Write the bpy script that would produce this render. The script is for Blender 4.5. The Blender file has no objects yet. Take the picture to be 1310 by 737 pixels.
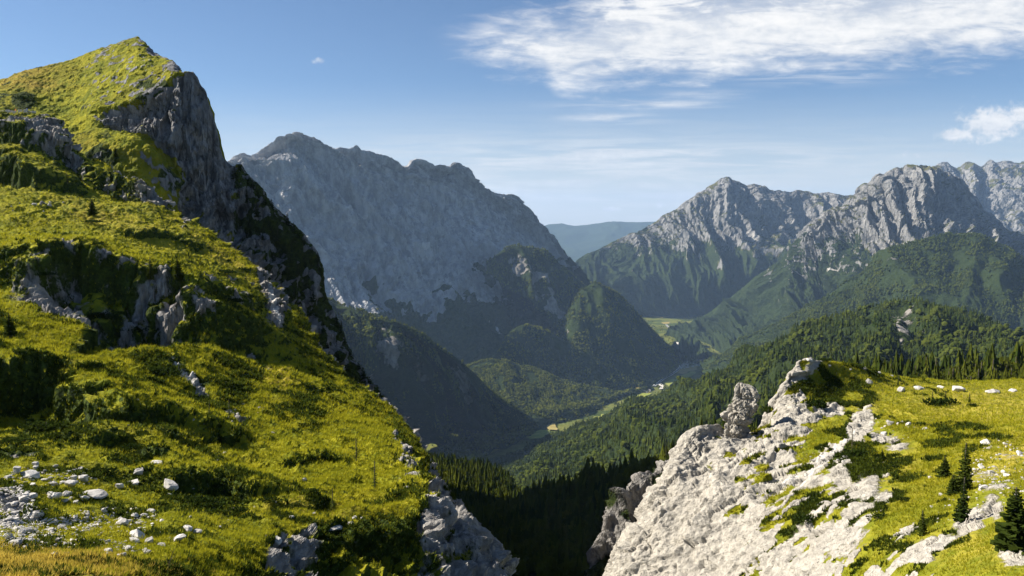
import bpy, math
import numpy as np
from mathutils import Vector

# ---------------------------------------------------------------- scene, camera
sc = bpy.context.scene
COL = sc.collection
W, H, F, CX, CY, HY = 1310.0, 737.0, 1028.0, 655.0, 368.5, 285.0
PITCH = math.atan((CY - HY) / F)
CP, SP = math.cos(PITCH), math.sin(PITCH)
SUN_EL, SUN_AZ = math.radians(38.0), math.radians(-80.0)      # azimuth clockwise from +Y (north), sun left and a little ahead
HAZE, SKYS, SUNE, EXPO, CLOUDV, SKYTINT = 1.4e-5, 0.048, 5.0, 1.18, 9.6, (0.88, 0.97, 1.04)
SUN = np.array([math.sin(SUN_AZ) * math.cos(SUN_EL), math.cos(SUN_AZ) * math.cos(SUN_EL), math.sin(SUN_EL)])

def unproj(px, py, d):
    """surveyed bearing + distance -> world point (metres, camera at origin, Y = view direction)"""
    px, py, d = np.broadcast_arrays(np.asarray(px, float), np.asarray(py, float), np.asarray(d, float))
    a = (px - CX) / F
    b = (CY - py) / F
    y = CP + b * SP
    z = -SP + b * CP
    t = d / y
    return np.stack([a * t, d, z * t], -1)

def proj(V):
    x, y, z = V[..., 0], V[..., 1], V[..., 2]
    dep = y * CP - z * SP
    up = y * SP + z * CP
    dep = np.maximum(dep, 1e-3)
    return CX + F * x / dep, CY - F * up / dep

# ---------------------------------------------------------------- noise
def _h(ix, iy, iz, seed):
    h = (ix.astype(np.uint32) * np.uint32(374761393) + iy.astype(np.uint32) * np.uint32(668265263)
         + iz.astype(np.uint32) * np.uint32(2246822519) + np.uint32((seed * 3266489917) & 0xffffffff))
    h = (h ^ (h >> np.uint32(13))) * np.uint32(1274126177)
    h = (h ^ (h >> np.uint32(15))) * np.uint32(2654435761)
    return h ^ (h >> np.uint32(16))

_G = np.array([[1,1,0],[-1,1,0],[1,-1,0],[-1,-1,0],[1,0,1],[-1,0,1],[1,0,-1],[-1,0,-1],
               [0,1,1],[0,-1,1],[0,1,-1],[0,-1,-1],[1,1,0],[-1,1,0],[0,-1,1],[0,-1,-1]], np.float32)

def perlin(p, seed=0):
    sh = p.shape[:-1]
    p = p.reshape(-1, 3)
    f = np.floor(p)
    i = f.astype(np.int64)
    r = (p - f).astype(np.float32)
    u = r * r * r * (r * (r * 6 - 15) + 10)
    out = None
    vals = []
    for dx in (0, 1):
        for dy in (0, 1):
            for dz in (0, 1):
                g = _G[_h(i[:, 0] + dx, i[:, 1] + dy, i[:, 2] + dz, seed) & np.uint32(15)]
                vals.append(g[:, 0] * (r[:, 0] - dx) + g[:, 1] * (r[:, 1] - dy) + g[:, 2] * (r[:, 2] - dz))
    ux, uy, uz = u[:, 0], u[:, 1], u[:, 2]
    l = lambda a, b, t: a + (b - a) * t
    x00, x01 = l(vals[0], vals[4], ux), l(vals[1], vals[5], ux)
    x10, x11 = l(vals[2], vals[6], ux), l(vals[3], vals[7], ux)
    return l(l(x00, x10, uy), l(x01, x11, uy), uz).reshape(sh)

def fbm(p, oct=4, seed=0, gain=0.5, lac=2.03):
    s, a = 0, 1.0
    for o in range(oct):
        s = s + a * perlin(p, seed + o * 17)
        p = p * lac
        a *= gain
    return s

def ridged(p, oct=4, seed=0, gain=0.5, lac=2.07):
    s, a, n = 0, 1.0, 0.0
    for o in range(oct):
        s = s + a * (1 - np.abs(perlin(p, seed + o * 31)) * 2)
        n += a
        p = p * lac
        a *= gain
    return s / n          # about 0..1, ridges at 1

def facets(p, seed=0, mask=None):
    """broken-rock pattern: every cell is a tilted plane with its own height; returns (height about -1..1, closeness to a crack 0..1)"""
    shp = p.shape[:-1]
    out = np.zeros(shp, np.float32).ravel(); crk = np.zeros(shp, np.float32).ravel()
    P = p.reshape(-1, 3)
    idx = np.arange(len(P)) if mask is None else np.nonzero(mask.ravel())[0]
    P = P[idx]
    i0 = np.floor(P).astype(np.int64); r = (P - i0).astype(np.float32)
    d1 = np.full(len(P), 9e9, np.float32); d2 = d1.copy(); hv = np.zeros(len(P), np.float32)
    k = np.float32(1 / 1023.0)
    for dx in (-1, 0, 1):
        for dy in (-1, 0, 1):
            for dz in (-1, 0, 1):
                h = _h(i0[:, 0] + dx, i0[:, 1] + dy, i0[:, 2] + dz, seed)
                ex = r[:, 0] - dx - (h & np.uint32(1023)) * k
                ey = r[:, 1] - dy - ((h >> np.uint32(10)) & np.uint32(1023)) * k
                ez = r[:, 2] - dz - ((h >> np.uint32(20)) & np.uint32(1023)) * k
                d = ex * ex + ey * ey + ez * ez
                h2 = (h ^ np.uint32(0x9e3779b9)) * np.uint32(2246822519); h2 = h2 ^ (h2 >> np.uint32(15))
                a = ((h2 & np.uint32(255)) / np.float32(127.5) - 1); b = (((h2 >> np.uint32(8)) & np.uint32(255)) / np.float32(127.5) - 1)
                c = (((h2 >> np.uint32(16)) & np.uint32(255)) / np.float32(127.5) - 1); e = (((h2 >> np.uint32(24)) & np.uint32(255)) / np.float32(127.5) - 1)
                v = ex * a + ey * b + ez * c + 0.6 * e
                m = d < d1
                d2 = np.where(m, d1, np.minimum(d2, d)); hv = np.where(m, v, hv); d1 = np.where(m, d, d1)
    out[idx] = hv; crk[idx] = 1 - np.clip((np.sqrt(d2) - np.sqrt(d1)) / 0.18, 0, 1)
    return out.reshape(shp), crk.reshape(shp)

def rock_relief(P, scale, mask, seed, warp=0.25, stretch=(1, 1, 1)):
    q = P * np.array(stretch) / scale
    m = mask > 0.05
    q = q + warp * np.stack([perlin(q * 0.9, seed + 1), perlin(q * 0.9, seed + 2), perlin(q * 0.9, seed + 3)], -1)
    a, c = facets(q, seed, m)
    b, c2 = facets(q * 2.6 + 7, seed + 5, m)
    return a + 0.42 * b - 0.35 * c - 0.15 * c2

def sst(a, b, x):
    t = np.clip((x - a) / (b - a), 0, 1)
    return t * t * (3 - 2 * t)

# ---------------------------------------------------------------- lofted landforms
def pchip(x, y, q):
    """monotone cubic along axis 0"""
    x = np.asarray(x, float); y = np.asarray(y, float)
    if len(x) == 2:
        t = (q - x[0]) / (x[1] - x[0])
        return y[0] + (y[1] - y[0]) * t.reshape((-1,) + (1,) * (y.ndim - 1))
    h = np.diff(x).reshape((-1,) + (1,) * (y.ndim - 1))
    dl = np.diff(y, axis=0) / h
    m = np.zeros_like(y)
    w1 = 2 * h[1:] + h[:-1]; w2 = h[1:] + 2 * h[:-1]
    with np.errstate(divide='ignore', invalid='ignore'):
        hm = (w1 + w2) / (w1 / dl[:-1] + w2 / dl[1:])
    m[1:-1] = np.where(dl[:-1] * dl[1:] > 0, hm, 0)
    m[0], m[-1] = dl[0], dl[-1]
    k = np.clip(np.searchsorted(x, q, side='right') - 1, 0, len(x) - 2)
    hh = h[k]; s = ((q - x[k]).reshape((-1,) + (1,) * (y.ndim - 1))) / hh
    return ((1 + 2 * s) * (1 - s) ** 2) * y[k] + (s * (1 - s) ** 2) * hh * m[k] + (s * s * (3 - 2 * s)) * y[k + 1] + (s * s * (s - 1)) * hh * m[k + 1]

def row(pts, q, smooth=True):
    pts = [p if len(p) == 3 else (p[0], p[1], None) for p in pts]
    x = np.array([p[0] for p in pts], float)
    py = np.array([p[1] for p in pts], float)
    dx = [p[0] for p in pts if p[2] is not None]
    dd = [p[2] for p in pts if p[2] is not None]
    d = np.interp(x, dx, dd)
    f = (lambda v: pchip(x, v, q)) if smooth else (lambda v: np.interp(q, x, v))
    return unproj(q, f(py), f(d))

def fl(px, py, z=-1434.0):
    """a foot point on the valley floor"""
    return (px, py, float(z / unproj(px, py, 1.0)[2]))

class Surf: pass

def loft(rows, x0, x1, nx, counts, sharp=()):
    q = np.linspace(x0, x1, nx)
    R = []
    for k, r in enumerate(rows):
        if r[0] == 'scl':                               # carries on straight away from here, out of sight
            R.append(R[-1] * r[1] + np.array([0, 0, r[2]], float))
        elif r[0] == 'off':
            R.append(R[-1] + np.array(r[1:4], float))
        else:
            R.append(row(r, q, smooth=k not in sharp))
    R = np.array(R)
    tq = [np.array([0.0])]
    for k, n in enumerate(counts):
        tq.append(k + (np.arange(n) + 1) / n)
    tq = np.concatenate(tq)
    s = Surf()
    s.V = pchip(np.arange(len(R)), R, tq)
    k0 = next((k for k, r in enumerate(rows) if r[0] in ('off', 'scl')), None)
    if k0 is not None:                                   # straight runs on the far side
        m = tq > k0 - 1
        kk = np.clip(np.floor(tq[m]).astype(int), 0, len(R) - 2); ff = (tq[m] - kk)[:, None, None]
        s.V[m] = R[kk] * (1 - ff) + R[kk + 1] * ff
    s.T = np.repeat(tq[:, None], nx, 1)
    s.PX = np.repeat(q[None, :], len(tq), 0)
    s.px0, s.py0 = proj(s.V)
    s.rest = s.V.copy()
    s.calcn()
    return s

def _calcn(s):
    V = s.V
    du = np.gradient(V, axis=1); dv = np.gradient(V, axis=0)
    n = np.cross(du, dv)
    L = np.linalg.norm(n, axis=-1, keepdims=True)
    s.area = L[..., 0]
    s.N = n / np.maximum(L, 1e-9)
    if s.N[..., 2].mean() < 0:
        s.N = -s.N
Surf.calcn = _calcn

def _hit(s, px, py):
    """where the bearing (px,py) meets the surface"""
    if not hasattr(s, '_hp') or s._hpv is not s.V:
        a, b = proj(s.V)
        s._hp = (a, b); s._hpv = s.V
    a, b = s._hp
    dist = np.hypot(a - px, b - py)
    m = dist < 2.5
    if not m.any():
        return s.V.reshape(-1, 3)[dist.argmin()]
    d = np.where(m, s.V[..., 1] + dist * s.V[..., 1] * 0.01, 1e12)
    return s.V.reshape(-1, 3)[d.argmin()]
Surf.hit = _hit

def blobs(s, lst):
    """patches of ground cover at surveyed places: (px, py, rx, ry, angle, strength)"""
    out = np.zeros(s.px0.shape)
    for (bx, by, rx, ry, ang, st) in lst:
        c, si = math.cos(math.radians(ang)), math.sin(math.radians(ang))
        dx, dy = s.px0 - bx, s.py0 - by
        u = (dx * c + dy * si) / rx; v = (-dx * si + dy * c) / ry
        out = np.maximum(out, st * np.exp(-(u * u + v * v) * 0.8))
    return out

def scarp(s, poly, h, lup, ld, hole=0.0, lh=10.0, fade=0.12):
    """a step in the ground along a polyline (walk it, the drop is on the right hand)"""
    P = np.array([s.hit(*p)[:2] for p in poly])
    seg = np.linalg.norm(np.diff(P, axis=0), axis=1); cum = np.concatenate([[0], np.cumsum(seg)]); tot = cum[-1]
    X = s.rest[..., 0]; Y = s.rest[..., 1]
    best = np.full(X.shape, 1e9); sd = np.zeros(X.shape); al = np.zeros(X.shape)
    for k in range(len(P) - 1):
        d = P[k + 1] - P[k]; L2 = d @ d
        t = np.clip(((X - P[k, 0]) * d[0] + (Y - P[k, 1]) * d[1]) / L2, 0, 1)
        ex, ey = X - P[k, 0] - t * d[0], Y - P[k, 1] - t * d[1]
        ds = np.hypot(ex, ey)
        side = np.where(d[0] * (Y - P[k, 1]) - d[1] * (X - P[k, 0]) > 0, 1, -1)
        m = ds < best
        best = np.where(m, ds, best); sd = np.where(m, side * ds, sd); al = np.where(m, (cum[k] + t * seg[k]) / tot, al)
    wob = 0.75 * ld * fbm(s.rest / (ld * 2.0), 4, 5)
    sd = sd + wob
    f = sst(0, fade, al) * sst(0, fade, 1 - al)
    up = h * np.exp(-(np.maximum(sd, 0) / lup) ** 2)
    dn = h * (1 - sst(0, ld, -sd)) - hole * sst(0, ld * 1.3, -sd) * np.exp(-(np.maximum(-sd - ld, 0) / lh) ** 2)
    dz = np.where(sd > 0, up, dn) * f
    s.V = s.V + np.stack([0 * dz, 0 * dz, dz], -1)
    return np.where(sd < ld * 0.15, 1 - sst(ld * 0.9, ld * 1.6, -sd), 1 - sst(0, ld * 0.5, sd)) * f   # where bare rock shows

# ---------------------------------------------------------------- object helpers
def tag(o, label=None, cat=None, group=None, kind=None):
    if label: o['label'] = label
    if cat: o['category'] = cat
    if group: o['group'] = group
    if kind: o['kind'] = kind
    return o

def mesh_obj(name, V, Fc, mat, parent=None, attrs=None, smooth=True, link=True):
    me = bpy.data.meshes.new(name)
    V = np.asarray(V, np.float32).reshape(-1, 3)
    n = Fc.shape[1]
    me.vertices.add(len(V)); me.vertices.foreach_set('co', V.ravel())
    me.loops.add(Fc.size); me.loops.foreach_set('vertex_index', Fc.astype(np.int32).ravel())
    me.polygons.add(len(Fc))
    me.polygons.foreach_set('loop_start', np.arange(0, Fc.size, n, dtype=np.int32))
    me.polygons.foreach_set('loop_total', np.full(len(Fc), n, np.int32))
    me.polygons.foreach_set('use_smooth', np.full(len(Fc), smooth, bool))
    for k, v in (attrs or {}).items():
        v = np.asarray(v, np.float32)
        if v.ndim == 1:
            me.attributes.new(k, 'FLOAT', 'POINT').data.foreach_set('value', v)
        else:
            me.attributes.new(k, 'FLOAT_COLOR', 'POINT').data.foreach_set('color', v.ravel())
    me.update(calc_edges=True)
    if mat: me.materials.append(mat)
    o = bpy.data.objects.new(name, me)
    if link: COL.objects.link(o)
    if parent: o.parent = parent
    return o

def grid_faces(nr, nc):
    i = np.arange(nr * nc).reshape(nr, nc)
    return np.stack([i[:-1, :-1], i[:-1, 1:], i[1:, 1:], i[1:, :-1]], -1).reshape(-1, 4)

def surf_obj(name, s, mat, rock=0, veg=0, pale=0, dry=0, smooth=True):
    nr, nc = s.V.shape[:2]
    z = np.zeros((nr, nc))
    m = np.stack([z + rock, z + veg, z + pale, z + dry], -1).reshape(-1, 4)
    o = mesh_obj(name, s.V, grid_faces(nr, nc), mat, attrs={'cover': np.clip(m, 0, 1)}, smooth=smooth)
    tag(o, kind='structure')
    return o

# ---------------------------------------------------------------- materials
class NT:
    def __init__(s, tree): s.t = tree; s.n = tree.nodes; s.l = tree.links
    def new(s, typ, **kw):
        n = s.n.new(typ)
        for k, v in kw.items(): setattr(n, k, v)
        return n
    def put(s, sock, v):
        if hasattr(v, 'is_output') or isinstance(v, bpy.types.NodeSocket): s.l.new(v, sock)
        elif isinstance(v, (tuple, list)) and sock.type == 'RGBA' and len(v) == 3: sock.default_value = (*v, 1)
        else: sock.default_value = v
    def math(s, op, a, b=None, c=None, clamp=False):
        n = s.new('ShaderNodeMath', operation=op, use_clamp=clamp)
        for k, v in enumerate((a, b, c)):
            if v is not None: s.put(n.inputs[k], v)
        return n.outputs[0]
    def mix(s, f, a, b, blend='MIX'):
        n = s.new('ShaderNodeMix', data_type='RGBA', blend_type=blend)
        s.put(n.inputs[0], f); s.put(n.inputs[6], a); s.put(n.inputs[7], b)
        return n.outputs[2]
    def noise(s, vec, scale, detail=4, rough=0.5, dist=0.0):
        n = s.new('ShaderNodeTexNoise')
        if vec is not None: s.l.new(vec, n.inputs['Vector'])
        n.inputs['Scale'].default_value = scale; n.inputs['Detail'].default_value = detail
        n.inputs['Roughness'].default_value = rough; n.inputs['Distortion'].default_value = dist
        return n.outputs['Fac']
    def mapr(s, v, a, b, c=0.0, d=1.0, smooth=True):
        n = s.new('ShaderNodeMapRange', interpolation_type='SMOOTHSTEP' if smooth else 'LINEAR')
        s.put(n.inputs['Value'], v)
        for k, x in (('From Min', a), ('From Max', b), ('To Min', c), ('To Max', d)): s.put(n.inputs[k], x)
        return n.outputs['Result']
    def scale(s, vec, sx, sy, sz, rot=(0, 0, 0)):
        n = s.new('ShaderNodeMapping')
        s.l.new(vec, n.inputs['Vector']); n.inputs['Scale'].default_value = (sx, sy, sz); n.inputs['Rotation'].default_value = rot
        return n.outputs[0]

def new_mat(name):
    m = bpy.data.materials.new(name); m.use_nodes = True
    t = NT(m.node_tree); t.n.clear()
    out = t.new('ShaderNodeOutputMaterial')
    return m, t, out

def principled(t, out, base, rough=0.9, spec=0.15, bump=None, bstr=0.5, bdist=1.0):
    p = t.new('ShaderNodeBsdfPrincipled')
    t.put(p.inputs['Base Color'], base); t.put(p.inputs['Roughness'], rough)
    p.inputs['Specular IOR Level'].default_value = spec
    if bump is not None:
        b = t.new('ShaderNodeBump'); b.inputs['Strength'].default_value = bstr; b.inputs['Distance'].default_value = bdist
        t.l.new(bump, b.inputs['Height']); t.l.new(b.outputs[0], p.inputs['Normal'])
    t.l.new(p.outputs[0], out.inputs[0])
    return p

def terrain_mat(name, k, grass1, grass2, dry, veg1, veg2, rock1, rock2, pale, bstr=0.6, streak=(1, 1, 0.25), crisp=0.5):
    """k = metres of the finest pattern"""
    m, t, out = new_mat(name)
    pos = t.new('ShaderNodeTexCoord').outputs['Object']
    at = t.new('ShaderNodeAttribute', attribute_name='cover')
    sep = t.new('ShaderNodeSeparateColor'); t.l.new(at.outputs['Color'], sep.inputs[0])
    nbig = t.noise(pos, 1 / (k * 18), 4, 0.6)
    nmid = t.noise(pos, 1 / (k * 4), 5, 0.65)
    nfin = t.noise(pos, 1 / k, 4, 0.7)
    vs = t.scale(pos, *streak)
    nstr = t.noise(vs, 1 / (k * 2.5), 6, 0.68)
    def cr(v, n, w=0.9):
        x = t.math('ADD', v, t.math('MULTIPLY', t.math('SUBTRACT', n, 0.5), w))
        return t.mapr(x, 0.5 - 0.06, 0.5 + 0.06)
    mixn = t.math('MULTIPLY_ADD', nmid, 0.6, t.math('MULTIPLY', nbig, 0.4))
    g = t.mix(t.mapr(mixn, 0.4, 0.62), grass1, grass2)
    g = t.mix(t.mapr(t.noise(pos, 1 / (k * 40), 3, 0.6), 0.48, 0.66, 0, 0.55), g, (grass1[0] * 1.1, grass1[1] * 0.85, grass1[2]))
    g = t.mix(t.mapr(nfin, 0.35, 0.75, 0, 0.45), g, tuple(c * 0.45 for c in grass1))
    g = t.mix(t.math('MULTIPLY', at.outputs['Alpha'], t.mapr(nmid, 0.3, 0.6), clamp=True), g, dry)
    v = t.mix(t.mapr(nfin, 0.35, 0.65), veg1, veg2)
    r = t.mix(t.mapr(nstr, 0.36, 0.66), rock2, rock1)
    r = t.mix(t.mapr(nbig, 0.42, 0.68, 0, 0.5), r, tuple(c * 0.72 for c in rock1))
    r = t.mix(t.mapr(nfin, 0.58, 0.72, 0, 0.45), r, tuple(c * 0.45 for c in rock2))
    c = t.mix(cr(sep.outputs[1], nmid, crisp * 1.2), g, v)
    nn = t.math('MULTIPLY_ADD', nmid, 0.5, t.math('MULTIPLY', nstr, 0.5))
    rk = cr(sep.outputs[0], nn, crisp * 2.0)
    c = t.mix(rk, c, r)
    c = t.mix(cr(sep.outputs[2], nfin, crisp * 1.2), c, pale)
    hgt = t.math('ADD', t.math('MULTIPLY', nmid, 2.0), nfin)
    hgt = t.math('ADD', hgt, t.math('MULTIPLY', t.math('MULTIPLY', nstr, rk), 2.0))
    principled(t, out, c, 0.95, 0.1, hgt, bstr, k * 0.8)
    return m

GR1, GR2 = (0.145, 0.165, 0.010), (0.35, 0.32, 0.015)
M_NEAR = terrain_mat('alpine_turf', 0.55, GR1, GR2, (0.36, 0.26, 0.05), (0.022, 0.034, 0.007), (0.06, 0.085, 0.010),
                     (0.38, 0.36, 0.33), (0.16, 0.15, 0.14), (0.60, 0.58, 0.54), 0.8)
M_PEAK = terrain_mat('cliff_turf', 1.1, GR1, GR2, (0.34, 0.24, 0.04), (0.020, 0.030, 0.007), (0.055, 0.075, 0.010),
                     (0.33, 0.325, 0.32), (0.10, 0.10, 0.10), (0.5, 0.48, 0.45), 0.9, (1, 1, 0.2))
M_KNOLL = terrain_mat('limestone_turf', 0.5, GR1, (0.30, 0.28, 0.022), (0.44, 0.34, 0.06), (0.028, 0.042, 0.008), (0.07, 0.09, 0.010),
                      (0.49, 0.455, 0.39), (0.28, 0.26, 0.225), (0.54, 0.51, 0.46), 0.8, (0.6, 1, 1.3))
M_GORGE = terrain_mat('gorge_ground', 3.0, (0.03, 0.045, 0.008), (0.05, 0.06, 0.01), (0.1, 0.08, 0.02), (0.012, 0.02, 0.005), (0.03, 0.04, 0.008),
                      (0.30, 0.28, 0.25), (0.12, 0.115, 0.11), (0.4, 0.38, 0.35), 0.8, (1, 1, 0.25))
M_WOODS = terrain_mat('wooded_slope', 9.0, (0.040, 0.055, 0.010), (0.075, 0.080, 0.014), (0.16, 0.12, 0.03), (0.014, 0.024, 0.007), (0.034, 0.050, 0.011),
                      (0.36, 0.33, 0.29), (0.17, 0.16, 0.145), (0.55, 0.50, 0.42), 1.0, (1, 1, 0.35))
M_VALLEY = terrain_mat('valley_ground', 14.0, (0.09, 0.12, 0.022), (0.15, 0.165, 0.03), (0.22, 0.18, 0.05), (0.035, 0.055, 0.012), (0.07, 0.09, 0.018),
                    (0.36, 0.33, 0.29), (0.17, 0.16, 0.145), (0.55, 0.50, 0.42), 0.6)
M_STRATA = terrain_mat('banded_limestone', 26.0, (0.075, 0.085, 0.022), (0.13, 0.125, 0.035), (0.18, 0.15, 0.06), (0.030, 0.045, 0.016), (0.060, 0.075, 0.025),
                    (0.48, 0.47, 0.46), (0.24, 0.24, 0.24), (0.55, 0.53, 0.5), 0.4, (1, 1, 0.4))
M_FAR = terrain_mat('limestone_massif', 22.0, (0.075, 0.085, 0.022), (0.13, 0.125, 0.035), (0.18, 0.15, 0.06), (0.016, 0.028, 0.009), (0.036, 0.052, 0.014),
                    (0.32, 0.31, 0.29), (0.12, 0.12, 0.118), (0.50, 0.47, 0.42), 1.0, (1, 1, 0.3))

# ================================================================= A. near hillside on the left
A = loft([
 [(-330,800,22),(0,800,22),(150,800,27),(300,800,40),(400,800,55),(540,800,68),(600,800,74),(645,800,78)],
 [(-330,745,30),(0,740,31),(150,742,38),(300,745,52),(340,740,58),(400,742,66),(470,742,71),(540,740,76),(600,737,82),(645,740,86)],
 [(-330,700,40),(0,698,44),(100,690,50),(200,705,50),(300,705,60),(340,692,66),(400,674,75),(450,662,80),(500,654,84),(538,648,87),(548,658,85),(565,664,87),(575,670,89),(590,668,90),(600,674,90),(606,688,90),(612,684,90),(620,699,91),(626,700,91),(636,722,92),(645,740,93)],
 [(-330,640,62),(0,625,65),(100,630,68),(200,640,72),(300,640,82),(400,625,92),(450,618,98),(500,612,102),(528,605,106),(540,630,99),(548,645,96),(565,657,97),(575,665,99),(590,673,101),(600,677,102),(645,743,100)],
 [(-330,520,105),(0,520,108),(100,525,112),(200,530,118),(300,540,126),(400,545,135),(450,550,138),(500,560,138),(520,575,132),(532,592,124),(545,615,119),(565,640,117),(590,675,115),(600,680,112),(645,746,110)],
 [(-330,400,150),(0,400,150),(100,410,152),(200,430,155),(300,455,165),(380,470,175),(420,487,178),(450,505,172),(480,528,165),(510,552,150),(520,564,144),(545,606,130),(575,646,128),(590,676,124),(645,748,118)],
 [(-330,290,200),(0,300,195),(100,310,200),(200,330,205),(270,350,212),(320,378,214),(360,408,212),(400,445,205),(430,475,195),(470,512,182),(510,543,165),(520,555,155),(545,601,134),(575,643,131),(590,677,127),(645,750,120)],
 [(-330,205,266),(0,205,262),(45,210,262),(85,222,262),(100,228,262),(140,238,262),(180,252,258),(230,282,250),(270,308,243),(330,352,230),(380,404,219),(420,465,203),(455,497,190),(490,522,178),(510,540,169),(522,553,159),(545,599,136),(575,641,133),(590,677.5,128),(645,751,121)],
 [(-330,150,296),(0,146,288),(40,148,284),(60,154,282),(75,166,280),(86,188,277),(92,206,275),(100,212,275),(140,226,272),(180,240,268),(230,272,258),(270,300,250),(330,345,238),(380,398,226),(420,460,208),(455,492,195),(490,518,182),(510,537,172),(522,550,162),(545,597,138),(575,639,135),(590,678,130),(600,682,128),(645,752,122)],
 ('off', 4, 5, -14), ('off', 22, 14, -90), ('off', 45, 25, -160)],
 -330, 645, 790, [24, 60, 70, 110, 150, 150, 130, 80, 70, 16, 24, 8])

rk = np.zeros(A.T.shape)
# outcrop with the big shaded hollow under it, and smaller steps in the turf
rk = np.maximum(rk, 0.62 * scarp(A, [(5,372),(70,357),(120,358),(165,374),(215,392),(255,415),(300,445)], 6.8, 18, 8.5, 9.0, 18))
rk = np.maximum(rk, 0.5 * scarp(A, [(235,372),(280,372),(330,395)], 2.2, 8, 3.0, 1.0, 8))
rk = np.maximum(rk, 0.55 * scarp(A, [(-60,180),(10,182),(48,190),(78,196),(96,216),(150,240),(205,262)], 4.0, 8, 4.0, 2.5, 12))
scarp(A, [(-60,215),(0,212),(30,222),(52,245)], 6.0, 12, 6.0, 4.0, 14)
scarp(A, [(-90,505),(20,503),(80,512),(130,530),(160,552)], 4.6, 12, 6.0, 4.2, 13)
scarp(A, [(30,468),(75,462),(110,476)], 1.2, 6, 2.0, 0.6, 5)
scarp(A, [(90,575),(150,562),(185,576),(215,600)], 1.3, 5, 1.8, 0.5, 4)
scarp(A, [(200,560),(260,548),(320,566)], 1.0, 5, 1.8, 0.6, 4)
scarp(A, [(205,625),(260,618),(300,628),(330,645)], 1.6, 6, 2.0, 0.7, 5)
scarp(A, [(380,500),(420,505),(455,525)], 0.9, 6, 2.2, 0.5, 5)
scarp(A, [(340,596),(400,584),(450,592)], 0.7, 5, 1.6, 0.4, 4)
scarp(A, [(0,328),(60,318),(130,330)], 1.4, 9, 3.0, 0.8, 8)
scarp(A, [(150,300),(210,300),(270,322)], 1.4, 9, 3.0, 0.8, 8)
scarp(A, [(330,655),(380,648),(430,640)], 0.8, 4, 1.5, 0.4, 3)
rk2 = scarp(A, [(-90,640),(0,640),(35,652),(55,668)], 0.8, 4, 1.5, 0.5, 5)
A.calcn()
big = fbm(A.rest / 16, 3, 3); hum = fbm(A.rest / 4.2, 4, 11); bil = np.abs(fbm(A.rest * np.array([1, 1, 1.4]) / 2.6, 3, 23))
face = sst(2.05, 1.75, A.T) * sst(325, 350, A.PX)                       # bare front below the brow
face = np.maximum(face, sst(0, 1, 1) * sst(528, 545, A.PX))             # right-hand buttress
edge = sst(7.2, 7.9, A.T)
stp = sst(0.8, 0.5, A.N[..., 2])
A.V += A.N * (0.55 * big + (0.55 + 0.9 * stp) * hum + (0.5 + 0.8 * stp) * bil)[..., None] * (1 - 0.5 * face)[..., None] * np.clip(A.rest[..., 1:2] / 70, 0.35, 1.3)
patch = blobs(A, [(60,180,34,26,25,1.0),(20,170,26,18,0,.9),(88,390,78,20,12,1.0),(170,392,22,16,20,.8),(225,408,30,16,35,.75),(205,375,18,8,20,.5),
   (258,372,20,14,50,.75),(268,390,26,16,40,.6),(338,362,9,26,-15,1.0),(352,395,12,30,-12,1.0),(362,385,12,24,-30,.7),(240,478,10,46,-38,.8),(300,540,18,8,35,.8),
   (322,455,22,9,20,.55),(335,470,14,6,20,.5),(15,645,34,16,25,.8),(10,668,40,9,0,.85),(200,255,40,12,22,.85),(160,236,20,8,20,.7),
   (240,275,10,14,0,.9),(60,262,22,6,8,.55),(65,470,24,8,20,.5),(88,472,14,6,20,.5),(520,585,8,26,-18,.8),(505,560,8,10,0,.7),(358,695,10,16,0,.9),(345,648,12,6,0,.5)])
rn = ridged(A.rest * np.array([1, 1, 0.45]) / 5.0, 5, 41) - 0.55
rn2 = ridged(A.rest / 1.7, 4, 47) - 0.55
steep = sst(0.62, 0.42, A.N[..., 2])
bits = sst(0.22, 0.45, fbm(A.rest / 5.5, 4, 141)) * blobs(A, [(330,390,90,50,25,1.0),(90,390,110,40,10,.8),(330,530,40,30,20,.8),(70,470,60,20,10,.7),(520,600,30,60,-15,.8),(60,190,90,40,10,.8),(200,260,80,25,25,.9),(20,600,60,60,0,.8)])
A_rock = np.clip(np.maximum.reduce([rk * (0.75 + 0.9 * fbm(A.rest / 4.5, 3, 143)), 0.8 * bits, patch, face * (0.72 + 0.25 * steep) * (1 - 0.55 * sst(385, 410, A.PX) * sst(545, 525, A.PX)), 0.75 * steep * sst(7, 7.4, A.T)]), 0, 1)
A_rock = A_rock * (0.86 + 0.5 * fbm(A.rest / 3.5, 3, 71))
am = sst(0.25, 0.75, A_rock)
A.V += A.N * (am * (0.5 * rn + 0.15 * rn2 + 0.8 * rock_relief(A.rest, 3.2, am, 300, 0.25, (0.55, 0.55, 1.3)) + 0.35 * rock_relief(A.rest, 1.3, am, 320)) * np.clip(A.rest[..., 1] / 120, 0.5, 1.6))[..., None]
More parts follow.
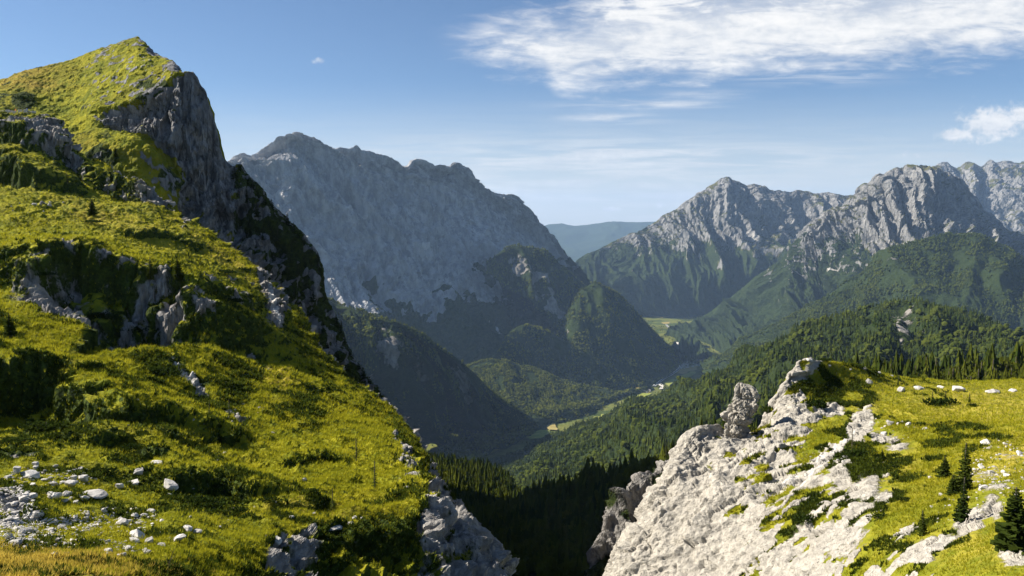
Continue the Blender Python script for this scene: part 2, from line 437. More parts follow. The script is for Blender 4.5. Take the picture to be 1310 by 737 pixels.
# pillars on the buttress at the lower right
pil = ridged(A.rest * np.array([1, 1, 0.16]) / 4.5, 3, 90) - 0.5
A.V += A.N * (face * sst(8.2, 7.8, A.T) * 3.4 * pil)[..., None]
A.calcn()
A_veg = sst(-0.05, 0.30, fbm(A.rest / 7.0, 4, 61)) * 0.5 + blobs(A, [(200,465,34,14,8,1.0),(75,560,85,26,5,.55),(290,640,34,16,15,.75),(160,590,40,14,0,.6),(470,690,90,22,-8,.9),(25,650,30,30,0,.3),(390,520,18,20,0,.55),(300,500,30,40,20,.55),(120,455,40,10,10,.4)])
A_veg = A_veg * (1 - 0.75 * sst(0.1, 0.4, blobs(A, [(60,300,120,40,15,1),(250,310,90,30,25,1),(470,570,50,50,0,.9),(430,600,90,25,0,.9),(90,440,60,14,0,.9)])))
A_dry = blobs(A, [(40,722,150,18,5,1.0),(0,735,120,25,0,1.0),(300,340,120,10,35,.6),(355,488,26,18,10,.8),(150,285,90,14,20,.45),(420,650,120,12,-5,.35)])
A_veg = np.maximum(A_veg, sst(0.72, 0.5, A.N[..., 2]) * 0.8)
surf_obj('hillside', A, M_NEAR, A_rock, A_veg, blobs(A, [(350,392,6,34,-14,.75),(20,662,50,8,0,.8),(236,474,6,40,-38,.62)]), A_dry, False)

# ================================================================= A2. summit and cliffs behind it
B = loft([
 [(-150,190,308),(0,190,308),(90,238,296),(150,262,292),(230,292,284),(330,362,272),(420,500,262),(500,620,300)],  # hidden saddle, raised to keep sun off the ravine crag
 [(-150,190,345),(0,185,345),(90,215,338),(150,262,332),(200,274,338),(235,300,345),(330,370,350),(420,490,358),(500,580,368)],
 [(-150,165,360),(0,160,360),(60,165,362),(100,192,352),(125,180,350),(150,176,348),(170,177,347),(190,188,346),(205,206,347),(218,228,350),(240,275,354),(330,340,358),(400,420,364),(440,490,370),(500,550,374)],
 [(-150,142,374),(0,142,374),(60,152,376),(100,164,368),(125,166,360),(150,168,356),(175,175,356),(205,200,357),(225,225,359),(245,255,361),(290,290,366),(330,325,366),(400,395,372),(440,470,378),(500,545,380)],
 [(-150,136,382),(0,136,382),(60,145,384),(100,150,378),(125,143,370),(150,136,368),(175,128,366),(200,118,368),(222,100,370),(232,95,373),(238,92,374),(247,91,374),(258,108,375),(266,122,375),(273,150,376),(280,178,376),(288,204,377),(296,213,378),(306,211,379),(318,224,380),(345,258,383),(372,285,386),(398,315,389),(406,330,390),(412,365,392),(422,395,393),(438,430,394),(460,472,396),(490,513,400),(500,530,400)],
 [(-150,150,430),(0,103,440),(40,88,445),(80,80,450),(100,75,450),(130,63,450),(160,52,448),(175,48,446),(183,54,442),(190,60,438),(197,68,432),(212,76,420),(221,80,410),(227,90,396),(232,93,380),(238,91,377),(247,90,377),(258,107,378),(266,121,378),(273,149,379),(280,177,380),(288,203,381),(296,212,382),(306,210,383),(318,223,384),(345,257,388),(372,284,392),(398,314,395),(406,329,396),(412,364,398),(422,394,400),(438,429,402),(460,471,404),(490,512,408),(500,529,408)],
 ('scl', 1.05, -3), ('scl', 2.0, -7), ('off', 30, 160, -300)],  # unseen ridge drawn out behind the summit, shaped to shade the ravine
 -150, 500, 560, [20, 60, 70, 40, 150, 130, 16, 20, 8])
B.calcn()
cl = sst(3.05, 3.3, B.T) * sst(4.06, 3.9, B.T) * sst(112, 150, B.PX + 8 * fbm(B.rest / 12, 2, 9))
cl = np.maximum(cl, sst(205, 232, B.PX + 0.25 * (B.py0 - 180)) * sst(1.2, 2.0, B.T) * sst(5.6, 5.05, B.T) * sst(222, 240, B.PX))
B.V += B.N * (1.6 * fbm(B.rest / 24, 4, 2) + 0.95 * fbm(B.rest / 5, 4, 6) + 0.5 * np.abs(fbm(B.rest / 2.6, 3, 8)))[..., None] * (1 - cl)[..., None]
cr1 = ridged(B.rest * np.array([1, 1, 0.13]) / 26, 5, 12) - 0.55
cr2 = ridged(B.rest * np.array([1, 1, 0.30]) / 7.5, 4, 15) - 0.55
crh = perlin(B.rest * np.array([0.25, 0.25, 1]) / 10, 19)
edgef = np.where(B.PX > 236, sst(4.1, 3.2, B.T) * 0.78 + 0.22, sst(5.15, 4.6, B.T) * 0.8 + 0.2)
B.V += B.N * (cl * edgef * (10.0 * cr1 + 4.5 * cr2 + 1.4 * crh + 4.2 * rock_relief(B.rest, 13, cl, 400, 0.3, (1, 1, 0.3)) + 2.0 * rock_relief(B.rest, 4.2, cl, 420, 0.3, (1, 1, 0.45))))[..., None]
B.calcn()
clu = fbm(B.rest / 13, 4, 33); clf = fbm(B.rest / 4.2, 3, 35)
B_rock = cl * 0.92 + sst(0.12, 0.4, clf + 0.5 * clu) * 0.72 * sst(60, 150, B.px0) * (1 - sst(5.2, 5.5, B.T)) * sst(3.0, 4.2, B.T)
B_rock = np.maximum(B_rock, blobs(B, [(195,66,10,6,30,.8),(222,86,10,8,40,.9),(120,200,30,6,-25,.55),(30,118,30,6,0,.0)]))
dk = sst(292, 312, B.px0) * 0.62 + 0.3 * sst(0.0, 0.4, clu)
B_veg = np.clip(sst(-0.05, 0.5, clu) * 0.5 + sst(285, 310, B.px0) * 0.6, 0, 1) + blobs(B, [(30,128,16,12,0,1.0),(128,200,10,6,0,.9),(215,230,14,22,-30,.8),(190,108,20,10,20,.6)])
B_rock = B_rock - sst(292, 306, B.px0) * sst(-0.25, 0.25, clu + 0.6 * clf + 0.25 * sst(60, 0, B.py0 - np.interp(B.PX, [290, 345, 400, 440, 490], [205, 258, 320, 430, 512]))) * 0.75
B_rock = np.maximum(B_rock, blobs(B, [(212,232,16,30,-30,1.0),(185,200,20,12,30,.7)]) * (0.55 + 1.1 * clf))
B_rock = B_rock - cl * 0.5 * sst(0.2, 0.5, clf)
surf_obj('summit_cliffs', B, M_PEAK, B_rock, B_veg, 0, blobs(B, [(20,100,60,10,-20,1.0),(40,110,40,8,0,.8),(140,190,60,8,15,.3)]), False)

# ================================================================= B. limestone knoll on the right
K = loft([
 [(755,830,128),(800,820,126),(850,820,123),(900,820,118),(1000,820,100),(1100,820,76),(1200,820,60),(1310,820,50),(1420,820,48)],
 [(755,760,140),(770,741,141),(800,737,140),(850,737,136),(900,737,130),(1000,737,113),(1100,737,90),(1200,737,71),(1310,737,58),(1420,737,55)],
 [(755,763,146),(770,742,146),(800,693,147),(850,665,147),(900,650,144),(1000,645,133),(1100,650,113),(1200,660,95),(1310,665,78),(1420,665,74)],
 [(755,764,150),(770,743,150),(800,694,152),(850,612,158),(870,592,160),(900,580,162),(1000,570,159),(1100,575,146),(1200,590,126),(1310,600,108),(1420,600,102)],
 [(755,765,152),(770,744,152),(800,695,154),(850,612,162),(868,578,164),(882,558,166),(895,550,168),(930,556,172),(960,562,175),(978,545,178),(1000,515,181),(1030,500,184),(1060,508,184),(1100,518,177),(1200,530,164),(1310,540,150),(1420,540,146)],
 [(755,766,153),(770,745,153),(776,730,153),(788,712,154),(800,694,155),(806,682,156),(820,668,157),(838,632,160),(850,612,164),(858,602,165),(866,574,168),(874,562,169),(882,552,170),(895,545,171),(915,544,173),(928,548,175),(950,556,178),(968,552,180),(978,534,182),(990,508,184),(1000,492,186),(1012,476,188),(1024,463,190),(1035,459,192),(1060,462,196),(1100,470,205),(1150,482,220),(1200,487,228),(1250,488,235),(1310,488,240),(1420,488,245)],
 ('off', 1, 4, -3), ('off', 2, 24, -30), ('off', 8, 70, -120)],
 755, 1420, 620, [20, 90, 110, 110, 90, 90, 8, 16, 8])
K.calcn()
kn = fbm(K.rest / 14, 3, 4); kh = fbm(K.rest / 3.4, 4, 8)
lft = np.interp(K.py0, [440, 470, 530, 560, 600, 650, 737, 830], [1030, 1045, 1075, 1110, 1140, 1160, 1185, 1200])
K_rock = sst(40, -45, K.px0 - lft + 38 * fbm(K.rest / 9, 4, 14) + 22 * fbm(K.rest / 3, 3, 15))
grassy = blobs(K, [(1050,560,40,13,-45,1.1),(1030,655,30,10,-48,1.0),(1010,675,26,9,-45,.9),(1085,545,26,30,0,1.0),(1105,590,30,22,0,.75),(1060,490,22,16,20,1.0),(1080,520,40,22,0,1.0),(1150,650,40,18,0,.75),(1130,640,26,14,0,.7),
    (940,645,14,6,-20,.5),(960,700,26,7,-30,.5),(985,610,14,10,-60,.5),(975,630,14,8,-30,.5),(968,518,12,7,-40,.8),(1085,700,20,10,-30,.5),(1110,720,24,12,0,.55)])
gq = fbm(K.rest @ np.array([[0.8, 0, -0.6], [0, 1, 0], [0.6, 0, 0.8]]) * np.array([0.5, 1, 1]) / 3.2, 4, 77)
grassy = grassy + 0.95 * sst(0.10, 0.32, gq - 0.28 * sst(1060, 880, K.px0)) * sst(840, 960, K.px0)
grassy = grassy + 0.8 * sst(-0.12, 0.18, fbm(K.rest / 6.0, 4, 79)) * sst(1010, 1090, K.px0 + 30 * fbm(K.rest / 7, 2, 5))
stone = blobs(K, [(1100,545,18,28,30,1.0),(1060,527,26,12,0,.95),(1130,560,26,10,10,.85),(1150,573,24,10,0,.75),(1055,590,62,6,-42,1.0),(1075,610,16,22,-30,.9),(1105,625,30,22,-30,.9),(1130,635,26,12,-20,.7),(1190,698,44,12,-18,.95),(1240,668,30,18,-40,.9),(1270,650,20,18,-50,.85),(1300,705,26,22,-20,.9),(1180,715,22,12,0,.8),(1275,625,34,9,-15,.62),(1260,605,40,12,-10,.55),(1295,585,30,10,0,.5),(1080,690,40,30,-30,.75),(1040,468,26,10,-50,.8)])
K_rock = np.clip(np.maximum(K_rock - 0.85 * grassy, 0.9 * stone), 0, 1)
rm = sst(0.12, 0.75, K_rock)
sc_ = np.clip(K.rest[..., 1] / 140, 0.5, 1.2)
K.V += K.N * ((1 - rm) * (0.5 * kn + 0.32 * kh + 0.18 * np.abs(perlin(K.rest / 1.2, 3))) * sc_)[..., None]
kr1 = ridged(K.rest @ np.array([[0.8, 0.2, -0.55], [-0.2, 1, 0.1], [0.55, -0.1, 0.8]]) / 11 * np.array([1, 0.8, 0.5]), 4, 52) - 0.55
kr2 = ridged(K.rest * np.array([1, 1, 0.7]) / 3.2, 5, 57) - 0.55
kb = 0.6 - np.abs(fbm(K.rest / 5.5, 3, 59)) * 2
left = sst(1120, 940, K.px0)
bed = K.rest @ np.array([-0.30, 0.25, 0.92])          # bedding planes, stepped
bw = bed / 2.3 + 0.8 * fbm(K.rest / 9, 3, 201)
bf = bw - np.floor(bw)
ledge = (sst(0.0, 0.22, bf) - bf)
joint = ridged(K.rest @ np.array([[0.9, 0.1, -0.2], [-0.1, 0.35, 0], [0.25, 0, 0.3]]) / 4.5, 3, 205)
crev = -sst(0.86, 0.97, joint)
K.V += K.N * (rm * sc_ * (0.5 * ledge + 0.95 * crev))[..., None]
rm = rm * (0.3 + 0.7 * sst(5.1, 4.2, K.T))
KS = K.rest @ np.array([[0.85, 0.1, -0.5], [-0.1, 1, 0.1], [0.5, -0.1, 0.85]])
K.V += K.N * (rm * sc_ * ((1.1 + 1.3 * left) * kr1 + 0.3 * kr2 + 0.8 * rock_relief(KS, 6.0, rm, 500, 0.3, (0.55, 1, 1)) + 0.26 * rock_relief(KS, 1.9, rm, 520, 0.3, (0.7, 1, 1)) + 0.06 * rock_relief(KS, 0.7, rm, 540)))[..., None]
K.calcn()
K_veg = sst(0.05, 0.4, fbm(K.rest / 6.0, 4, 66)) * 0.5 * sst(1400, 1150, K.px0) + blobs(K, [(1090,590,26,24,0,.95),(1032,655,26,9,-48,.7),(1060,505,30,20,-30,.55),(1140,592,30,8,-5,.7),(1115,650,30,12,0,.5),(1090,555,20,20,0,.6),(1240,560,60,8,0,.35)])
K_veg = K_veg * (1 - sst(0.2, 0.6, blobs(K, [(1240,525,110,14,0,1.0),(1300,510,60,20,0,1.0)])))
K_dry = blobs(K, [(1240,520,130,22,0,.62),(1080,466,60,6,8,.7),(1150,490,40,8,15,.6),(1160,600,40,20,0,.55),(1290,580,60,25,0,.7),(1260,700,80,20,0,.5)])
surf_obj('limestone_knoll', K, M_KNOLL, K_rock, K_veg, blobs(K, [(1055,588,62,4,-42,1.0),(1008,618,26,5,-42,.8)]) * 0.9, K_dry, True)

# ================================================================= dark crag in the ravine
G = loft([
 [(735,900,205),(780,860,205),(850,800,208),(920,760,212)],
 [(735,790,222),(758,740,224),(772,715,226),(800,700,228),(850,680,232),(920,640,240)],
 [(735,775,228),(752,738,228),(760,722,230),(767,700,231),(773,672,233),(778,654,235),(786,638,238),(794,626,240),(806,622,244),(815,613,250),(832,604,255),(850,592,260),(920,565,270)],
 ('off', 5, 15, -10), ('off', 20, 60, -110)], 735, 920, 200, [90, 120, 10, 10])
G.calcn()
G.V += G.N * (7 * (ridged(G.rest * np.array([1, 1, 0.2]) / 14, 4, 5) - 0.55) + 2.5 * (ridged(G.rest * np.array([1, 1, 0.5]) / 5, 4, 6) - 0.55))[..., None]
surf_obj('ravine_crag', G, M_GORGE, 0.62 + 0.5 * fbm(G.rest / 12, 3, 8), 0.9, 0, 0, False)

# ================================================================= ravine floor and forested spurs behind the knoll
C = loft([
 [(470,830,400),(600,830,400),(720,830,400),(850,800,350),(960,700,320)],
 [(470,737,560),(600,737,580),(700,740,560),(760,737,520),(850,700,450),(960,640,380)],
 [(470,640,900),(545,650,900),(600,680,800),(650,700,730),(700,695,690),(770,670,620),(830,640,530),(870,620,470),(960,590,400)],
 [(470,585,1500),(548,592,1450),(600,600,1400),(640,620,1250),(660,640,1100),(675,642,1000),(700,637,900),(740,630,800),(780,622,690),(820,608,590),(850,596,530),(880,584,490),(920,570,470),(960,560,460)],
 ('off', 20, 60, -40), ('off', 40, 250, -260), ('off', 60, 600, -420)], 470, 960, 300, [30, 60, 90, 14, 20, 20])
C.calcn(); C.V += C.N * (14 * fbm(C.rest / 130, 4, 3))[..., None] * sst(0, 1, C.T)[..., None]; C.calcn()
surf_obj('forested_ravine', C, M_GORGE, 0, 0.9)
C2 = loft([
 [(1060,540,330),(1200,530,330),(1420,520,340)],
 [(1060,512,520),(1150,503,540),(1200,495,560),(1260,487,580),(1310,480,600),(1420,474,620)],
 ('off', 10, 60, -40), ('off', 30, 500, -300)], 1060, 1420, 120, [40, 12, 16])
C2.calcn(); C2.V += C2.N * (4 * fbm(C2.rest / 50, 3, 3))[..., None]; C2.calcn()
surf_obj('plateau_edge', C2, M_GORGE, 0, 0.7)

# ================================================================= wooded ridge across the middle
D = loft([
 [(540,690,2300),(640,670,2000),(700,668,1700),(780,660,1500),(860,640,1350),(920,610,1300),(1000,575,1300),(1100,550,1300),(1200,540,1350),(1420,530,1400)],
 [(540,640,3700),(640,625,3000),(700,605,2650),(780,580,2350),(860,550,2150),(920,525,2050),(1000,495,1950),(1100,475,1900),(1200,468,1900),(1310,475,1900),(1420,480,1900)],
 [(540,612,4700),(640,595,4400),(700,574,4200),(760,550,3900),(830,520,3500),(890,500,3200),(950,475,2900),(1000,455,2700),(1100,428,2500),(1200,425,2450),(1310,448,2400),(1420,465,2400)],
 [(540,602,5400),(640,586,5300),(700,566,5200),(740,552,4900),(790,531,4500),(840,509,4100),(890,489,3800),(940,471,3500),(1000,441,3300),(1050,419,3150),(1100,398,3050),(1130,389,3000),(1150,386,3000),(1185,392,2950),(1230,398,2900),(1260,408,2850),(1290,428,2800),(1310,440,2750),(1420,482,2700)],
 ('off', 30, 120, -40), ('off', 100, 500, -330), ('off', 200, 1000, -800)], 540, 1420, 420, [40, 90, 110, 10, 16, 10])
D.calcn()
wd = sst(560, 800, D.px0)
gl = ridged(np.stack([D.PX / 95.0 + 0.25 * D.T, D.T * 0.55, 0 * D.T], -1) + 0.12 * fbm(D.rest / 400, 2, 3)[..., None], 4, 6) - 0.5
D.V += D.N * (wd * sst(3.0, 2.2, D.T) * 130 * gl + (7 + 19 * sst(3.0, 2.4, D.T)) * fbm(D.rest / 170, 4, 21))[..., None]
D.calcn()
D_rock = blobs(D, [(1155,424,18,26,0,1.2),(1150,400,16,6,0,.7),(1125,412,12,8,0,.5),(935,445,6,3,0,.6),(1060,462,14,8,0,.9),(1180,435,10,10,0,.5),(1075,430,8,6,0,.4)])
surf_obj('wooded_ridge', D, M_WOODS, D_rock * (0.7 + 0.8 * fbm(D.rest / 60, 3, 2)), 0.85)

# ================================================================= valley floor
VZ = -1420.0
def plain(x0, x1, y0, y1, nx, ny, z, amp, L, seed):
    s = Surf()
    x, y = np.meshgrid(np.linspace(x0, x1, nx), np.linspace(y0, y1, ny))
    s.V = np.stack([x, y, z + 0 * x], -1); s.rest = s.V.copy()
    s.V[..., 2] += amp * fbm(s.rest / L, 4, seed)
    s.px0, s.py0 = proj(s.V); s.T = 0 * x; s.PX = s.px0
    s.calcn(); return s
VF = plain(-2500, 7000, 3600, 14500, 320, 360, VZ, 6, 700, 4)
surf_obj('valley_floor', VF, M_VALLEY, 0, sst(-0.1, 0.2, fbm(VF.rest / 300, 3, 5)) * 0.6, 0, 0.25)
GP = plain(-56000, 56000, -2000, 56000, 60, 60, -1500, 20, 9000, 9)
surf_obj('terrain', GP, M_FAR, 0, 0.8)

# ================================================================= great shaded mountain on the left
E = loft([
 [(250,620,4500),(400,590,4750),(500,565,5050),(600,535,5700),(650,515,6100),(770,500,6900)],
 [(250,470,5700),(400,455,5950),(500,450,6250),(560,450,6600),(640,455,7150),(700,445,7600),(770,450,8000)],
 [(250,335,6500),(400,325,6800),(500,330,7200),(600,340,7800),(650,350,8100),(700,370,8400),(770,410,8800)],
 [(250,240,6850),(340,215,7050),(378,195,7200),(470,220,7600),(530,230,7950),(590,240,8300),(640,270,8600),(690,305,8850),(730,350,9100),(770,395,9300)],
 [(250,232,6950),(280,214,7050),(300,202,7100),(306,200),(312,197),(318,199),(322,199),(330,195),(335,191),(341,188,7200),(352,184),(360,180),(366,182),(372,175),(378,173,7300),(386,176),(392,177),(402,181,7400),(412,185),(420,187,7500),(428,190),(435,190),(445,192),(452,191),(456,187),(462,193,7700),(472,197),(480,201),(490,203),(497,205,7900),(504,208),(510,209),(518,212),(522,211,8000),(526,206),(532,204),(541,206),(548,210,8150),(556,213),(562,213),(575,215,8300),(580,209),(586,208),(592,213,8400),(600,226),(610,233),(620,241,8600),(627,246),(634,249),(646,253,8700),(653,250),(660,252),(668,262,8800),(680,273,8900),(690,288),(702,302,9050),(712,316),(720,326,9100),(740,350,9200),(770,392,9400)],
 ('off', -60, 200, -60), ('off', -100, 700, -800), ('off', 0, 900, -900)], 250, 770, 560, [60, 150, 150, 110, 40, 10, 14, 8], sharp=(4,))
E.calcn()
sl = E.PX / 60.0 + 0.8 * E.T
wq = fbm(E.rest / 900, 3, 7)
g1 = ridged(np.stack([sl * 0.75 + 0.5 * E.T + 0.35 * wq, E.T * 0.45, 0 * sl], -1), 4, 17) - 0.5
g2 = ridged(np.stack([sl * 3.2 + 1.6 * E.T + wq, E.T * 1.6, 0 * sl], -1), 4, 27) - 0.5
g3 = ridged(E.rest * np.array([1, 1, 0.6]) / 110, 4, 29) - 0.5
cf = sst(4.15, 3.4, E.T) * 0.9 + 0.1 * sst(4.6, 4.1, E.T)
eo = np.ones(E.T.shape)
er = rock_relief(E.rest, 210, eo, 700, 0.35, (1, 1, .6)); er2 = rock_relief(E.rest, 70, eo, 720, 0.3)
E.V += E.N * (cf * (250 * g1 + 75 * g2 + 22 * g3 + 15 * er + 8 * er2) + 3 * g3 + 2 * er + 3 * er2)[..., None]
E.calcn()
alt = E.V[..., 2]
en = fbm(E.rest / 420, 4, 37); ef = fbm(E.rest / 120, 4, 39)
E_veg = np.clip(sst(-580, -1020, alt + 420 * en - 160 * g2 + 150 * ef - 0.35 * (E.px0 - 480) * 4) * 0.95, 0, 1)
E_veg = np.clip(np.maximum(E_veg, blobs(E, [(480,460,80,40,0,0.9),(550,460,60,30,0,.9)])), 0, 1)  # forest patches that also stand in for shade on the mountain's foot
E_rock = np.clip(0.78 - 0.95 * sst(0.35, 0.75, E_veg) + 0.15 * ef, 0, 1)
E_veg = np.maximum(E_veg, 0.45)
E_pale = blobs(E, [(537,322,6,5,0,1.0),(465,277,8,3,10,.7),(560,345,4,20,-25,.55),(575,370,3,30,-30,.55),(628,428,2.2,20,-18,.75),(640,452,2,10,0,.75),(545,335,4,10,-20,.5),(605,300,4,14,-30,.6)])  # pale scree, plus a sunlit streak painted on a rib below the crest
surf_obj('shaded_mountain', E, M_STRATA, E_rock, E_veg, E_pale, 0, False)

def spur(name, rows, x0, x1, nx, counts, amp, L, seed, rockf=None, mat=None, gully=0, gs=60.0):
    s = loft(rows, x0, x1, nx, counts); s.calcn()
    k = len([r for r in rows if r[0] != 'off']) - 1
    f = sst(k + 0.3, k - 0.6, s.T)
    if gully:
        g = ridged(np.stack([s.PX / gs + 0.4 * s.T, s.T * 0.5, 0 * s.T + seed], -1) + 0.15 * fbm(s.rest / 500, 2, 3)[..., None], 4, seed) - 0.5
        s.V += s.N * (gully * f * g)[..., None]; s.calcn()
    s.V += s.N * ((0.25 + 0.75 * f) * amp * fbm(s.rest / L, 4, seed))[..., None]
    s.calcn()
    r = rockf(s) if rockf else 0 * s.T
    s.rock = r
    surf_obj(name, s, mat or M_WOODS, r, 0.85)
    return s
F1 = spur('forested_spur', [
 [(380,640,3400),(450,620,3800),(500,600,4400),fl(560,580),fl(600,566),fl(640,556),fl(680,546),fl(692,543)],
 [(380,490,3800),(450,492,3950),(500,495,4200),(560,512,4650),(600,530,4950),(640,540,5200),(680,540,5490),(692,540.5,5570)],
 [(380,368,4400),(420,385,4400),(450,394,4350),(470,404),(485,407,4300),(500,410,4300),(515,418),(530,426,4380),(555,443,4450),(575,457,4550),(600,480,4750),(620,500,4900),(640,514),(660,526,5200),(680,536,5480),(692,540,5580)],
 ('off', 60, 100, -40), ('off', 200, 500, -500)], 380, 692, 300, [80, 110, 8, 10], 16, 150, 3,
 lambda s: blobs(s, [(497,442,10,28,-20,1.3),(592,490,7,30,-12,1.3),(480,490,10,24,-20,.8),(440,430,7,24,-20,.9),(530,470,6,30,-15,.7)]) * (0.75 + 0.9 * fbm(s.rest / 90, 3, 4)), None, 270, 62.0)
F4 = spur('wooded_mound', [
 [fl(600,505),fl(660,505),fl(720,505),fl(780,502),fl(838,497)],
 [(600,474,6600),(636,452,6650),(656,424,6750),(674,416,6780),(690,420,6800),(720,435,6820),(760,459,6850),(800,480,6900),(838,494,7000)],
 ('off', 40, 100, -30), ('off', 100, 400, -500)], 600, 838, 180, [70, 8, 10], 18, 140, 5, None, None, 120, 55.0)
F3 = spur('wooded_foothill', [
 [fl(560,605),fl(640,580),fl(700,551),fl(760,527),fl(800,511),fl(835,501)],
 [(560,530,5500),(640,520,5700),(700,515,5850),(760,508,6150),(800,504.5,6450),(835,499.5,6750)],
 [(560,485,6200),(600,468,6300),(625,461,6350),(650,464,6400),(680,472,6450),(720,487,6480),(780,500,6520),(800,503,6560),(835,499,6800)],
 ('off', 30, 100, -30), ('off', 100, 300, -400)], 560, 835, 220, [90, 8, 10], 16, 120, 7, None, None, 90, 70.0)
F2a = spur('wooded_shoulder', [
 [(622,352,7420),(660,374,7330),(690,398,7280),(720,432,7220),(750,460,7150),(790,480,7050)],
 [(622,336,7450),(640,324,7520),(660,316,7600),(690,318,7700),(712,337,7700),(745,367,7750),(762,392,7700),(790,405,7600)],
 ('off', 60, 100, -30), ('off', 200, 400, -600)], 622, 790, 180, [110, 8, 10], 22, 140, 9,
 lambda s: blobs(s, [(675,350,30,10,40,1.0),(700,385,26,12,50,1.0),(715,400,8,20,-30,.7),(655,335,8,12,20,.7),(700,360,14,10,30,.6)]) * (0.8 + fbm(s.rest / 90, 3, 4)), None, 170, 45.0)
F2 = spur('wooded_cone', [
 [fl(690,507),fl(750,507),fl(800,499),fl(830,494),fl(850,486),fl(868,472),fl(884,461)],
 [(690,490,6850),(720,460,6900),(765,435,7000),(800,445,7150),(850,464,7700),(868,462,8150),(884,460,8420)],
 [(690,475,7100),(713,432,7250),(728,397,7400),(738,378),(748,368,7500),(765,364,7520),(785,374,7550),(805,394,7620),(830,421,7800),(850,440,8000),(868,454,8250),(876,457.5,8350),(884,459.5,8440)],
 ('off', 80, 100, -40), ('off', 200, 400, -700)], 690, 884, 200, [60, 90, 8, 10], 16, 130, 12,
 lambda s: blobs(s, [(722,405,5,24,20,.8),(730,430,5,10,0,.5)]) * (0.8 + fbm(s.rest / 70, 3, 4)), None, 130, 50.0)

# ================================================================= sunlit massifs across the valley
def massif(name, rows, x0, x1, nx, counts, sharp, kt, treeline, ga, seed, extra=None, amp2=1.0, pale=()):
    s = loft(rows, x0, x1, nx, counts, sharp=sharp); s.calcn()
    wq = fbm(s.rest / 1500, 3, seed)
    sl = s.PX / 46.0 + 0.9 * fbm(np.stack([s.PX / 110, 0 * s.PX + seed, 0 * s.PX], -1), 2, seed)
    g1 = ridged(np.stack([sl + 0.55 * s.T + 0.5 * wq, s.T * 0.40, 0 * sl + seed], -1), 3, seed) - 0.5
    g2 = ridged(np.stack([sl * 3.4 + 1.3 * s.T + 1.4 * wq, s.T * 1.5, 0 * sl + seed], -1), 4, seed + 5) - 0.5
    g3 = ridged(s.rest * np.array([1, 1, 0.6]) / 180, 4, seed + 9) - 0.5
    f = sst(kt + 0.1, kt - 0.75, s.T)
    s.V += s.N * (f * (ga * g1 + 0.30 * ga * amp2 * g2) + (0.2 + 0.5 * f) * 0.12 * ga * g3 + (0.35 + 0.65 * f) * ga * (0.11 * rock_relief(s.rest, 300, np.ones(s.T.shape), seed + 60, 0.35, (1, 1, .55)) + 0.045 * rock_relief(s.rest, 100, np.ones(s.T.shape), seed + 80, 0.3)) * sst(treeline - 500, treeline + 100, s.V[..., 2]))[..., None]
    s.calcn()
    n1 = fbm(s.rest / 600, 4, seed + 3); n2 = fbm(s.rest / 170, 4, seed + 4)
    a = s.V[..., 2] + 330 * n1 + 260 * n2 - 420 * (s.N[..., 2] < 0.0) + 300 * g2 - 500 * (0.6 - s.N[..., 2])* -1
    veg = sst(treeline + 200, treeline - 200, a)
    rock = np.clip(0.82 - 0.95 * veg + 0.2 * n2, 0, 1)
    hi = sst(0.55, 0.8, s.N[..., 2]) * sst(-0.1, 0.25, n1) * 0.5
    rock = np.clip(rock - hi + blobs(s, extra or []), 0, 1)
    surf_obj(name, s, M_FAR, rock, np.clip(veg, 0, 1), blobs(s, list(pale)), 0.2, False)
    return s
Hm = massif('ridge_mountain', [
 [fl(690,405),fl(770,405),fl(850,405),fl(900,404),fl(950,404),fl(1140,404)],
 [(690,392,11900),(770,376,12000),(830,368,12050),(870,372,11900),(900,368,11700),(950,365,11600),(1000,352,12000),(1140,350,12400)],
 [(690,365,12150),(770,345,12300),(830,325,12500),(900,300,12500),(950,296,12550),(1010,302,12800),(1140,310,13100)],
 [(690,350,12300),(735,337,12500),(752,324),(770,316,12800),(785,308),(800,302,13000),(815,296),(830,288,13200),(840,283),(848,276),(858,272),(870,264,13300),(882,254),(892,247),(905,241,13300),(914,235),(922,228),(930,226,13300),(936,231),(944,233),(955,238,13400),(964,235),(972,236),(985,243,13500),(998,242),(1010,245,13600),(1020,243),(1040,248),(1060,246,13800),(1085,250),(1100,248),(1140,258,14000)],
 ('off', 100, 250, -150), ('off', 400, 1500, -1500)], 690, 1140, 420, [60, 80, 110, 8, 10], (3,), 3, -250, 380, 3,
 [(800,310,50,8,-28,.0)], 1.0, [(965,305,5,5,0,.9),(955,300,4,3,0,.7),(855,405,14,2,0,.5)])
Im = massif('rock_mountain', [
 [fl(850,470),fl(900,467),(1000,465,8300),(1100,455,8000),(1430,455,7800)],
 [(850,452,9500),(900,443,9300),(960,424,8900),(1000,408,8700),(1050,388,8500),(1100,362,8300),(1170,345,8250),(1250,352,8200),(1430,385,8300)],
 [(850,440,10000),(900,424,9900),(960,392,9550),(1000,370,9350),(1050,338,9150),(1100,305,9050),(1170,285,9050),(1250,310,9150),(1430,355,9200)],
 [(850,432,10200),(880,417,10300),(900,404,10300),(930,384,10200),(960,360,10100),(985,344),(1000,332,10000),(1012,322),(1020,306),(1028,292,9950),(1036,284),(1046,279),(1056,270),(1064,268),(1075,262,9850),(1084,254),(1092,251),(1098,243),(1106,236),(1112,236),(1118,229),(1125,223),(1132,226),(1138,219),(1147,214,9800),(1155,216),(1160,211),(1170,214),(1178,211),(1188,215),(1200,215,9850),(1206,221),(1214,219),(1222,227),(1232,233,9900),(1240,246),(1248,252),(1256,265,9950),(1275,281),(1290,296,10000),(1320,310),(1430,335,10000)],
 ('off', 100, 250, -200), ('off', 300, 1200, -1300)], 850, 1430, 520, [40, 90, 140, 8, 10], (3,), 3, -260, 380, 21,
 [(1030,320,20,40,20,.35),(1060,340,30,24,0,.3)], 1.25, [(1075,355,12,3,-25,.6),(1305,300,8,8,30,.8),(1000,385,8,3,-30,.5)])
